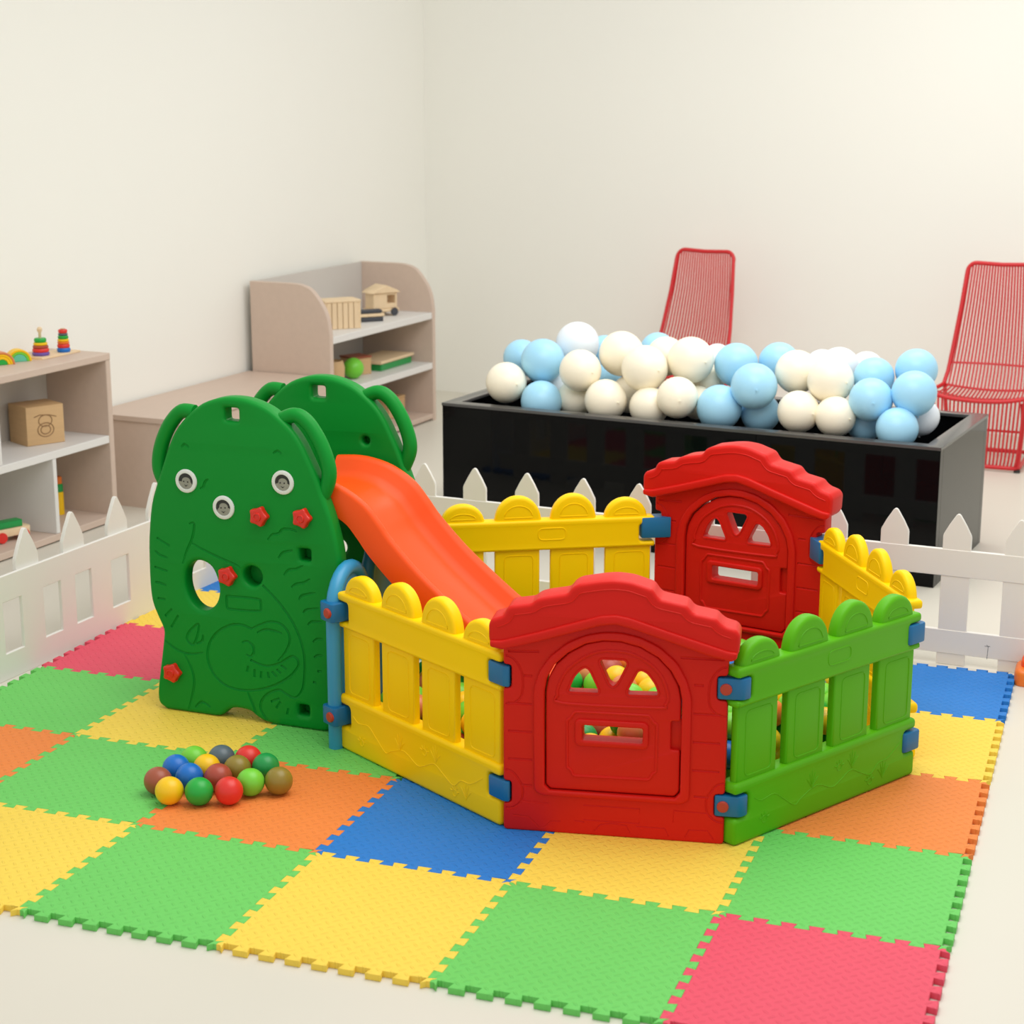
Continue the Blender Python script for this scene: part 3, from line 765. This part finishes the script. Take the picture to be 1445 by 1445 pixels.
FILL = []; FCOL = sorted(set(PITC))
for (x, y, z, w) in keep:
    if 1.28 < y < 1.76 and z + BR > chute_low(x) - .005 and x < 1.36: continue
    if x < .83 and 1.12 < y < 1.75: continue
    c = random.choice(PITC); deep = w.startswith('lying')
    nm = dict(lime='lime green', green='mid green', yellow='yellow', rust='rusty red', orange='orange', peach='peach coloured', blue='blue', forest='dark green')[c]
    if w == 'top':
        if y > 1.85: w = 'on top of the pit, along its back panels'
        elif x > 1.85: w = 'on top of the pit, along the green panel'
        elif x < 1.15: w = 'on top of the pit, beside the chute'
        elif y < 1.2: w = 'on top of the pit, near the front red door'
        else: w = 'on top of the pit, in its middle'
    if deep:
        FILL.append((x, y, z, c)); continue
    ball(c, (x, y, z), nm + ' ball ' + w, nm + ' balls ' + w)

bm = bmesh.new(); bmesh.ops.create_uvsphere(bm, u_segments=20, v_segments=12, radius=BR); bm.verts.index_update()
tv = [v.co.copy() for v in bm.verts]; tf = [[v.index for v in f.verts] for f in bm.faces]; bm.free()
vs, fs, mi = [], [], []
for x, y, z, c in FILL:
    n0 = len(vs); vs += [(v.x + x, v.y + y, v.z + z) for v in tv]; fs += [[i + n0 for i in f] for f in tf]; mi += [FCOL.index(c)] * len(tf)
fm = bpy.data.meshes.new('plastic_balls'); fm.from_pydata(vs, [], fs); fm.polygons.foreach_set('material_index', mi)
o = obj('plastic_balls', fm, [M_['b_' + c] for c in FCOL], ang=180)
prop(o, 'mass of plastic balls deep in the pit, under the ones that show', 'balls', kind='stuff')

# ------------------------------------------------------------------ black planter with balloons
PA = Vector((.069, 3.709, 0)); PB = Vector((2.145, 3.427, 0)); RZP = math.atan2(PB.y - PA.y, PB.x - PA.x); PL = (PB - PA).length; PD = .77; PH = .535
pl = thing('planter_box', 'long glossy black box full of balloons behind the white fence', 'planter', PA, RZP)
wt = .045
sx = PL * .66
for nm, a in (('front_panel', (0, sx - .0008, 0, wt)), ('front_panel', (sx + .0008, PL, 0, wt)), ('back_panel', (0, PL, PD - wt, PD)), ('side_panel', (0, wt, wt, PD - wt)), ('side_panel', (PL - wt, PL, wt, PD - wt))):
    bm = bmesh.new(); box(bm, a[0], a[1], a[2], a[3], 0, PH - .012, .0012, 1); obj(nm, bm, M_['black'], pl)
bm = bmesh.new(); slab(bm, [rect(-.002, PL + .002, -.002, PD + .002), rect(.062, PL - .062, .055, PD - .055)], -PH, -(PH - .012), .0015, 0, n=2, mp=PLANMAP); obj('rim', bm, M_['blackrim_lit'], pl)
bm = bmesh.new(); box(bm, wt, PL - wt, wt, PD - wt, .38, .40, 0); obj('inner_floor', bm, M_['blackin'], pl)
BALLOONS = [
 ('c', (0.312, 3.827, 0.614), 0.0862, 2, 'cream balloon at the left end, resting just inside the front rim'),
 ('b', (0.284, 4.104, 0.678), 0.0798, 0, 'pale blue balloon at the far left, behind the cream end balloon'),
 ('b', (0.440, 3.925, 0.699), 0.0925, 0, 'sky blue balloon in the upper row at the left, beside the tall white one'),
 ('w', (0.539, 4.099, 0.752), 0.0939, 0, 'pearly white balloon, the highest one at the left of the box'),
 ('b', (0.475, 3.803, 0.549), 0.0855, 0, 'half sunk sky blue balloon in the lower row, second from the left end'),
 ('w', (0.476, 4.020, 0.577), 0.0787, 0, 'whitish balloon deep in the pile below the left sky blue one'),
 ('c', (0.639, 3.819, 0.683), 0.0876, 0, 'round cream balloon in front of the highest white balloon'),
 ('c', (0.597, 3.886, 0.554), 0.0770, 0, 'cream balloon low down, behind the third lower-row balloon'),
 ('c', (0.768, 3.755, 0.577), 0.0867, 0, 'cream balloon in the lower row under the tall cream pair, left part of the box'),
 ('b', (0.618, 4.240, 0.700), 0.0738, 0, 'pale blue balloon at the back, peeking between white and cream at the left'),
 ('b', (0.660, 4.133, 0.600), 0.0669, 0, 'small patch of blue balloon showing under the tall cream one'),
 ('c', (0.775, 3.956, 0.741), 0.0943, 0, 'tall cream balloon to the right of the highest white one'),
 ('c', (0.916, 3.806, 0.708), 0.0950, 0, 'large cream balloon in the front upper row, left of the red chair back'),
 ('b', (0.875, 4.165, 0.732), 0.0753, 0, 'pale blue balloon at the back edge, left of the red chair back'),
 ('c', (0.946, 4.034, 0.727), 0.0828, 0, 'cream balloon at the back, just under the left side of the chair back'),
 ('c', (0.815, 3.951, 0.574), 0.0798, 0, 'cream balloon deep between the lower-row ones, left of centre'),
 ('c', (0.952, 3.750, 0.562), 0.0803, 0, 'cream balloon half sunk in the lower row, left of the one showing its dimple'),
 ('c', (1.082, 3.698, 0.616), 0.0834, 1, 'cream balloon with a dark dimple in the lower row near the middle'),
 ('c', (1.091, 3.873, 0.742), 0.0949, 0, 'large cream balloon right in front of the far red chair back'),
 ('w', (1.132, 4.170, 0.705), 0.0656, 0, 'white balloon at the back, below the right edge of the far chair back'),
 ('c', (1.137, 3.988, 0.643), 0.0701, 0, 'sliver of cream balloon between the large cream one and the sky blue ones'),
 ('c', (1.126, 3.868, 0.570), 0.0693, 0, 'cream balloon low behind the dimpled one'),
 ('b', (1.266, 3.930, 0.723), 0.0892, 0, 'sky blue balloon in the upper row, right of the large cream one at the chair'),
 ('b', (1.421, 4.030, 0.725), 0.0839, 0, 'sky blue balloon at the back, right of the far red chair'),
 ('b', (1.390, 3.695, 0.679), 0.0917, 1, 'sky blue balloon with a small dimple, in front at the middle'),
 ('b', (1.250, 3.710, 0.584), 0.0900, 0, 'half sunk sky blue balloon in the lower row near the middle'),
 ('b', (1.399, 3.793, 0.556), 0.0791, 0, 'sky blue balloon low behind the dimpled middle one'),
 ('c', (1.536, 3.812, 0.726), 0.0868, 0, 'cream balloon in the upper row right of the middle, left of the cream pair'),
 ('w', (1.675, 3.975, 0.726), 0.0824, 0, 'white balloon at the back above the right-hand cream one'),
 ('c', (1.684, 3.721, 0.714), 0.0907, 0, 'cream balloon in the upper row nearest to the right-hand blue cluster'),
 ('c', (1.577, 3.649, 0.597), 0.0824, 0, 'small cream balloon resting on the front rim right of the middle'),
 ('c', (1.722, 3.636, 0.589), 0.0790, 0, 'cream balloon sunk at the rim under the right-hand cream one'),
 ('w', (1.581, 4.129, 0.704), 0.0699, 0, 'very pale balloon at the back, left of the right-hand cream pair'),
 ('w', (1.769, 4.084, 0.712), 0.0689, 0, 'very pale balloon at the back behind the right-hand blue cluster'),
 ('b', (1.834, 3.833, 0.716), 0.0803, 0, 'sky blue balloon in the upper left of the right-hand blue cluster'),
 ('b', (1.853, 3.643, 0.661), 0.0838, 1, 'deeper blue balloon with a dark dimple in the right-hand cluster'),
 ('b', (1.991, 3.872, 0.749), 0.0828, 0, 'sky blue balloon at the top right end of the pile'),
 ('b', (2.012, 3.655, 0.693), 0.0859, 0, 'sky blue balloon in front at the right end of the pile'),
 ('b', (1.964, 3.581, 0.567), 0.0802, 0, 'half sunk sky blue balloon at the front rim by the right end'),
 ('w', (2.032, 3.751, 0.587), 0.0709, 0, 'pale balloon low at the right end, by the inner corner'),
 ('b', (1.821, 3.730, 0.553), 0.0715, 0, 'blue balloon low under the dimpled one of the right-hand cluster'),
]
def balloon_mesh():
    bm = bmesh.new(); prof = []
    for k in range(25):
        a = PI * k / 24; z = -math.cos(a); r = math.sin(a)
        f = 1 - .05 * max(0, -z) ; prof.append((max(0, r * f), z * (1.03 if z < 0 else 1.0)))
    prof[0] = (0, prof[0][1]); prof[-1] = (0, prof[-1][1]); lathe(bm, prof, 36); return bm
def knot_mesh():
    bm = bmesh.new(); lathe(bm, [(.035, -1.02), (.03, -1.05), (.028, -1.07), (.05, -1.12), (.03, -1.125), (0, -1.10)], 14); return bm
BMESH = {}
random.seed(3)
for c, loc, r, kn, l in BALLOONS:
    if c not in BMESH:
        o = obj('balloon', balloon_mesh(), M_['bal_' + c], ang=180); k = obj('knot', knot_mesh(), M_['bal_' + c], o, ang=180); BMESH[c] = (o, k); first = True
    else:
        o0, k0 = BMESH[c]; o = o0.copy(); C.objects.link(o); k = k0.copy(); C.objects.link(k); k.parent = o
    o.location = loc; o.scale = (r, r, r)
    if kn: # knot end turned towards the room
        v = Vector(cam.location) - Vector(loc); v = v.normalized() + Vector((.1 if kn == 1 else .75, 0, -.15 if kn == 1 else -.1)); o.rotation_mode = 'QUATERNION'; o.rotation_quaternion = (-v).to_track_quat('Z', 'Y')
    else: o.rotation_euler = (random.uniform(-.7, .7), random.uniform(-.7, .7), random.uniform(0, 6))
    prop(o, l, 'balloon', 'balloons in the black box')

# ------------------------------------------------------------------ red wire chairs
def wire_chair(label, loc, rz):
    t = thing('wire_lounge_chair', label, 'chair', loc, rz, 'red wire chairs along the back wall')
    r = .0105
    bm = bmesh.new()
    back = [(-.225, .36, .36), (-.215, .405, .42), (-.203, .45, .55), (-.185, .50, .74), (-.172, .53, .90)]
    arc = [(-.172 + .045 - .045 * math.cos(a), .535 + .008 * math.sin(a), .905 + .05 * math.sin(a)) for a in [PI / 2 * k / 6 for k in range(1, 7)]]
    left = back + arc
    path = left + [(0, .545, .950)] + [(-x, y, z) for x, y, z in left[::-1]]
    tube(bm, path, r, 10)
    # seat rim, raised at its two sides and dipping in the middle of the front edge
    rim = [(-.225, .36, .36), (-.245, .24, .355), (-.265, .10, .375), (-.255, .055, .372), (-.20, .035, .358), (-.12, .025, .345), (0, .02, .34)]
    tube(bm, crom(rim + [(-x, y, z) for x, y, z in rim[-2::-1]], 4, False), r, 10)
    obj('frame', bm, M_['wire'], t)
    # base hoop and corner posts
    bm = bmesh.new()
    hoop = roundc([(-.215, .03), (.215, .03), (.205, .46), (-.205, .46)], .05, 5)
    tube(bm, [(x, y, .022) for x, y in hoop], r, 10, True)
    for s in (-1, 1):
        tube(bm, crom([(s * .215, .045, .34), (s * .222, .04, .25), (s * .215, .05, .13), (s * .208, .045, .022)], 5, False), r * 1.15, 10)
        tube(bm, crom([(s * .222, .37, .36), (s * .212, .40, .2), (s * .205, .43, .022)], 5, False), r, 10)
    for z in (.20, .10): tube(bm, [(-.215, .042, z), (0, .036, z), (.215, .042, z)], .006, 8)
    obj('base', bm, M_['wire'], t)
    n = 24
    bb = bmesh.new(); bs = bmesh.new(); bk = bmesh.new()
    for k in range(n):
        f = -1 + 2 * (k + .5) / n; cv = .03 * (1 - f * f)
        tube(bb, [(f * .165, .543, .950), (f * .182, .515 + cv * .5, .75), (f * .198, .46 + cv, .55), (f * .208, .41 + cv, .42), (f * .212, .37 + cv * .5, .355 - cv * .6)], .0050, 6)
        zf = .338 + .030 * f * f
        tube(bs, crom([(f * .212, .37 + cv * .5, .355 - cv * .6), (f * .225, .22, .345 - cv), (f * .235, .06, zf + .008), (f * .232, .022, zf - .015)], 4, False), .0050, 6)
        tube(bk, crom([(f * .232, .022, zf - .015), (f * .225, .018, .20), (f * .215, .022, .08), (f * .205, .032, .026)], 4, False), .0050, 6)
    for z, y, w in ((.46, .427, .206),):
        tube(bb, [(f * w, y + .03 * (1 - f * f), z) for f in [-1 + k / 5 for k in range(11)]], .0055, 8)
    tube(bs, [(f * .215, .375 + .015 * (1 - f * f), .356 - .018 * (1 - f * f)) for f in [-1 + k / 5 for k in range(11)]], .006, 8)
    obj('backrest', bb, M_['wire'], t); obj('seat', bs, M_['wire'], t); obj('front_skirt', bk, M_['wire'], t)
    for x, y in ((-.208, .045), (.208, .045), (-.2, .44), (.2, .44)):
        bm = bmesh.new(); lathe(bm, [(.016, 0), (.016, .014), (0, .014)], 16, Matrix.Translation((x, y, 0))); obj('foot', bm, M_['rubber'], t)
    return t
c1 = wire_chair('red wire chair at the right picture edge, standing beyond the black box', (2.085, 5.60, 0), -D5)
c2 = dup(c1, (.43, 5.83, 0), R(-14), 'red wire chair half hidden by the balloons, only its back showing')

# ------------------------------------------------------------------ shelves along the left wall
sm = thing('shelf_unit', 'beige shelf unit with rounded sides near the corner of the room', 'shelf', S_MID, RZL)
side = [(0, 0), (0, .615)] + [(a, b) for a, b in crom([(0, .615), (.010, .69), (.035, .755), (.098, .835), (.16, .862), (.225, .868)], 5, False)] + [(.46, .868), (.46, 0)]
for x in (-1.155, -.032):
    bm = bmesh.new(); slab(bm, [side], x, x + .032, .003, n=1, mp=SIDEMAP); obj('side_panel', bm, M_['beech'], sm)
for z0, z1, m, nm in ((.570, .605, 'shelfwhite', 'shelf_board'), (.292, .327, 'shelfwhite', 'shelf_board'), (.012, .04, 'beech', 'base_board')):
    bm = bmesh.new(); box(bm, -1.122, -.033, .004, .44, z0, z1, .002, 1); obj(nm, bm, M_[m], sm)
bm = bmesh.new(); box(bm, -1.122, -.033, .442, .455, .02, .868, .001, 1); obj('back_board', bm, M_['shelfgrey'], sm)
bm = bmesh.new(); box(bm, -1.12, -.035, .03, .05, 0, .012, 0); obj('plinth', bm, M_['beech'], sm)

cb = thing('storage_bench', 'low closed beige cabinet between the two shelf units', 'cabinet', S_MID, RZL)
bm = bmesh.new(); box(bm, -2.452, -1.17, .01, .48, 0, .388, .002, 1); obj('body', bm, M_['beech'], cb)
bm = bmesh.new(); box(bm, -2.460, -1.162, .0, .485, .390, .412, .003, 1); obj('top_board', bm, M_['beech'], cb)

LZ = .73
sl = thing('open_shelf', 'beige open shelf with white boards at the left picture edge, toys on top', 'shelf', S_LEFT, RZL)
bm = bmesh.new(); box(bm, -1.75, .0, 0, .33, LZ - .03, LZ, .003, 1); obj('top_board', bm, M_['beech'], sl)
bm = bmesh.new(); box(bm, -.030, 0, .001, .33, 0, LZ - .031, .003, 1); obj('side_panel', bm, M_['beech'], sl)
bm = bmesh.new(); box(bm, -1.75, -1.72, .001, .33, 0, LZ - .031, .003, 1); obj('side_panel', bm, M_['beech'], sl)
bm = bmesh.new(); box(bm, -1.719, -.031, .004, .32, .348, .380, .002, 1); obj('shelf_board', bm, M_['shelfwhite'], sl)
bm = bmesh.new(); box(bm, -1.719, -.031, .004, .32, .006, .034, .002, 1); obj('base_board', bm, M_['beech'], sl)
bm = bmesh.new(); box(bm, -1.719, -.031, .318, .329, .03, LZ - .031, .001, 1); obj('back_board', bm, M_['shelfgrey'], sl)
for x, z0, z1 in ((-.405, .035, .347), (-.728, .381, LZ - .031), (-1.08, .035, .347)):
    bm = bmesh.new(); box(bm, x, x + .022, .006, .317, z0, z1, .002, 1); obj('divider', bm, M_['shelfwhite'], sl)

def LS(s, d, z): return S_LEFT + UY * s - UX * d + Vector((0, 0, z))
def MS(s, d, z): return S_MID + UY * s - UX * d + Vector((0, 0, z))
# toys on the left shelf
tr = thing('toy_tray', 'thin pale wooden tray under the two rainbow ring towers', 'tray', LS(-.16, .18, LZ), RZL)
bm = bmesh.new(); box(bm, -.125, .125, -.055, .055, 0, .009, .003, 2); obj('tray_base', bm, M_['pine'], tr)
def ring_tower(label, loc, rings, peg):
    t = thing('ring_tower', label, 'stacking toy', loc, 0, 'rainbow ring towers')
    z = 0
    for col, r, h in rings:
        bm = bmesh.new(); lathe(bm, [(r * .5, z), (r - .003, z), (r, z + h * .3), (r, z + h * .7), (r - .003, z + h - .0005), (r * .5, z + h - .0005)], 28); obj('ring', bm, M_['b_' + col], t); z += h
    bm = bmesh.new(); lathe(bm, [(.006, 0), (.006, z + peg * .5), (.010, z + peg * .62), (.011, z + peg * .85), (.006, z + peg), (0, z + peg)], 16); obj('peg', bm, M_['pine'], t)
    return t
ring_tower('wider rainbow ring tower with a bare wooden peg, on the left shelf top', LS(-.225, .180, LZ + .0095), [('purple', .036, .014), ('red', .034, .016), ('rust', .032, .012), ('yellow', .029, .012), ('green', .025, .018)], .045)
t2 = ring_tower('narrower rainbow ring tower capped in red, on the left shelf top', LS(-.108, .155, LZ + .0095), [('blue', .028, .018), ('red', .026, .016), ('orange', .025, .010), ('yellow', .024, .011), ('green', .022, .014), ('slate', .020, .010), ('red', .019, .016)], .004)
rb = thing('rainbow_arch', 'small stacked rainbow arch in yellow and teal on the left shelf top', 'toy', LS(-.345, .20, LZ), RZL - R(35), 'rainbow arches')
def arch_bm(r0, r1, dpt=.05):
    bm = bmesh.new(); lp = [(r1 * math.cos(a), r1 * math.sin(a)) for a in [PI * k / 18 for k in range(19)]]
    lp += ([(r0 * math.cos(a), r0 * math.sin(a)) for a in [PI - PI * k / 18 for k in range(19)]] if r0 else [])
    slab(bm, [lp], -dpt / 2, dpt / 2, .002, n=1); return bm
for a, b, c in ((0, .030, 'teal'), (.0305, .040, 'lime'), (.0405, .050, 'yellow')): obj('arch', arch_bm(a, b), M_['b_' + c], rb)
rb2 = thing('rainbow_arch', 'orange and yellow rainbow arch on the left shelf top, cut by the picture edge', 'toy', LS(-.445, .205, LZ), RZL - R(35), 'rainbow arches')
for a, b, c in ((0, .022, 'green'), (.0225, .034, 'yellow'), (.0345, .043, 'yellow'), (.0435, .052, 'peach')): obj('arch', arch_bm(a, b), M_['b_' + c], rb2)
wb = thing('wooden_cube', 'honey wooden cube with a burnt round motif, on the white shelf at left', 'toy block', LS(-.262, .195, .3805), RZL - R(24))
bm = bmesh.new(); box(bm, -.085, .085, -.08, .08, 0, .162, .005, 2); obj('block', bm, M_['oak'], wb)
bm = bmesh.new()
for cx, cz, r in ((0, .100, .030), (0, .062, .036), (0, .062, .022)):
    tube(bm, [(cx + r * math.cos(2 * PI * k / 24), -.0805, cz + r * .8 * math.sin(2 * PI * k / 24)) for k in range(24)], .0022, 5, True)
tube(bm, [(-.05, -.0805, .118), (-.025, -.0805, .126), (.02, -.0805, .122), (.05, -.0805, .112)], .002, 5)
obj('burnt_motif', bm, M_['burn'], wb)
tl = thing('toy_figure', 'slim toy in orange, green and yellow standing behind the white divider', 'toy', LS(-.12, .22, .035), 0)
for nm, c, r, z0, z1 in (('body', 'yellow', .022, 0, .10), ('collar', 'forest', .021, .10, .135), ('head', 'orange', .018, .135, .165)):
    bm = bmesh.new(); lathe(bm, [(0, z0), (r, z0), (r, z1 - .004), (r - .004, z1), (0, z1)], 20); obj(nm, bm, M_['b_' + c], tl)
tk = thing('toy_truck', 'small wooden toy truck with a green load on the bottom shelf at left', 'toy', LS(-.56, .12, .0345), RZL - R(20))
bm = bmesh.new(); box(bm, -.09, .075, -.035, .035, .022, .055, .005, 2); obj('chassis', bm, M_['pine'], tk)
bm = bmesh.new(); box(bm, -.085, .045, -.03, .03, .0555, .082, .006, 2); obj('load', bm, M_['b_forest'], tk)
for x in (-.055, .045):
    for y in (-.038, .038):
        bm = bmesh.new(); lathe(bm, [(0, -.006), (.020, -.006), (.022, -.003), (.022, .003), (.020, .006), (0, .006)], 20, Matrix.Translation((x, y, .0222)) @ Matrix.Rotation(PI / 2, 4, 'X')); obj('wheel', bm, M_['b_red'], tk)
# toys in the shelf near the corner
bx = thing('slatted_crate', 'pale slatted wooden crate on the top shelf of the corner unit', 'crate', MS(-.79, .16, .6055), RZL - R(40))
for k in range(6):
    for y in (-.062, .062):
        bm = bmesh.new(); x = -.075 + k * .030; box(bm, x - .0135, x + .0135, y - .005, y + .005, 0, .135, .002, 1); obj('slat', bm, M_['pine'], bx)
for x in (-.0935, .0935):
    bm = bmesh.new(); box(bm, x - .005, x + .005, -.066, .066, 0, .135, .002, 1); obj('end_board', bm, M_['pine'], bx)
bm = bmesh.new(); box(bm, -.1, .1, -.07, .07, .1355, .148, .003, 1); obj('lid', bm, M_['pine'], bx)
bm = bmesh.new(); box(bm, -.088, .088, -.056, .056, .001, .008, 0); obj('bottom', bm, M_['pine'], bx)
tt = thing('toy_wagon', 'wooden toy wagon with a gabled roof on the top shelf of the corner unit', 'toy', MS(-.255, .20, .6055), RZL - R(30))
bm = bmesh.new(); box(bm, -.085, .085, -.05, .05, .022, .040, .004, 1); obj('chassis', bm, M_['pine'], tt)
bm = bmesh.new(); slab(bm, [rect(-.075, .075, .0405, .125), rect(.012, .062, .068, .112)], -.045, .045, .003, n=1); obj('cabin', bm, M_['pine'], tt)
bm = bmesh.new(); slab(bm, [[(-.09, .1255), (.09, .1255), (.07, .14), (.0, .168), (-.07, .14)]], -.058, .058, .003, n=1); obj('roof', bm, M_['pine'], tt)
for x in (-.05, .05):
    for y in (-.056, .056):
        bm = bmesh.new(); lathe(bm, [(0, -.006), (.020, -.006), (.022, -.003), (.022, .003), (.020, .006), (0, .006)], 18, Matrix.Translation((x, y, .0222)) @ Matrix.Rotation(PI / 2, 4, 'X')); obj('wheel', bm, M_['dark'], tt)
tw = thing('toy_flatcar', 'low toy flat wagon with dark wheels, left of the gabled wagon', 'toy', MS(-.50, .14, .6055), RZL - R(40))
bm = bmesh.new(); box(bm, -.075, .075, -.035, .035, .026, .042, .003, 1); obj('deck', bm, M_['pine'], tw)
bm = bmesh.new(); box(bm, -.07, .07, -.032, .032, .0, .0255, .008, 2); obj('dark_base', bm, M_['dark'], tw)
bm = bmesh.new(); box(bm, -.06, .06, -.028, .028, .0425, .062, .006, 2); obj('dark_load', bm, M_['dark'], tw)
cu = thing('wooden_cup', 'honey wooden cup at the left of the middle shelf, corner unit', 'cup', MS(-.86, .16, .3275), 0)
bm = bmesh.new(); lathe(bm, [(0, 0), (.05, 0), (.058, .01), (.062, .08), (.052, .115), (.047, .115), (.05, .08), (.045, .02), (0, .015)], 28); obj('cup_body', bm, M_['oak'], cu)
bm = bmesh.new(); bmesh.ops.create_uvsphere(bm, u_segments=32, v_segments=18, radius=.055); b = obj('toy_ball', bm, M_['b_lime'], ang=180, loc=MS(-.70, .13, .3275 + .055)); prop(b, 'bright green ball on the middle shelf beside the wooden cup', 'ball')
bb_ = thing('wooden_box', 'dark brown box behind the green ball on the middle shelf', 'box', MS(-.55, .20, .3275), RZL - R(25))
bm = bmesh.new(); box(bm, -.06, .06, -.06, .06, 0, .088, .004, 1); obj('box_body', bm, M_['oak'], bb_)
bm = bmesh.new(); box(bm, -.063, .063, -.063, .063, .0885, .098, .003, 1); obj('lid', bm, M_['b_brown'], bb_)
bk = thing('flat_game_box', 'flat green game box with a wooden lid on the middle shelf', 'box', MS(-.255, .20, .3275), RZL)
bm = bmesh.new(); box(bm, -.175, .175, -.09, .09, 0, .038, .004, 1); obj('tray', bm, M_['b_forest'], bk)
bm = bmesh.new(); box(bm, -.19, .19, -.10, .10, .0385, .055, .004, 1); obj('lid', bm, M_['pine'], bk)
b3 = thing('wooden_box', 'plain tan wooden box on the bottom shelf of the corner unit', 'box', MS(-.21, .20, .0405), RZL)
bm = bmesh.new(); box(bm, -.10, .085, -.07, .07, 0, .10, .004, 1); obj('box_body', bm, M_['oak'], b3)
bm = bmesh.new(); box(bm, -.102, .087, -.072, .072, .1005, .112, .003, 1); obj('lid', bm, M_['oak'], b3)

# ------------------------------------------------------------------ light
W = bpy.data.worlds.new('world'); bpy.context.scene.world = W; W.use_nodes = True
bg = W.node_tree.nodes['Background']; bg.inputs['Color'].default_value = (1.0, 0.995, 0.98, 1); bg.inputs['Strength'].default_value = 0.72
def area(name, loc, target, size, energy, col=(1, .985, .96)):
    l = bpy.data.lights.new(name, 'AREA'); l.shape = 'RECTANGLE'; l.size, l.size_y = size; l.energy = energy; l.color = col
    o = bpy.data.objects.new(name, l); C.objects.link(o); o.location = loc
    o.rotation_euler = (Vector(target) - Vector(loc)).to_track_quat('-Z', 'Y').to_euler(); return o
area('ceiling_lamp', (1.8, 1.2, 3.1), (1.3, 1.5, 0), (2.6, 2.6), 70)
area('ceiling_lamp', (1.9, 4.4, 3.1), (1.7, 4.8, 0), (2.6, 1.6), 45)
sc = bpy.context.scene
sc.view_settings.view_transform = 'Standard'; sc.view_settings.look = 'None'; sc.view_settings.exposure = 0.05; sc.view_settings.gamma = 1.0
sc.view_settings.use_curve_mapping = False
sc.cycles.max_bounces = 8
sc.cycles.use_denoising = True
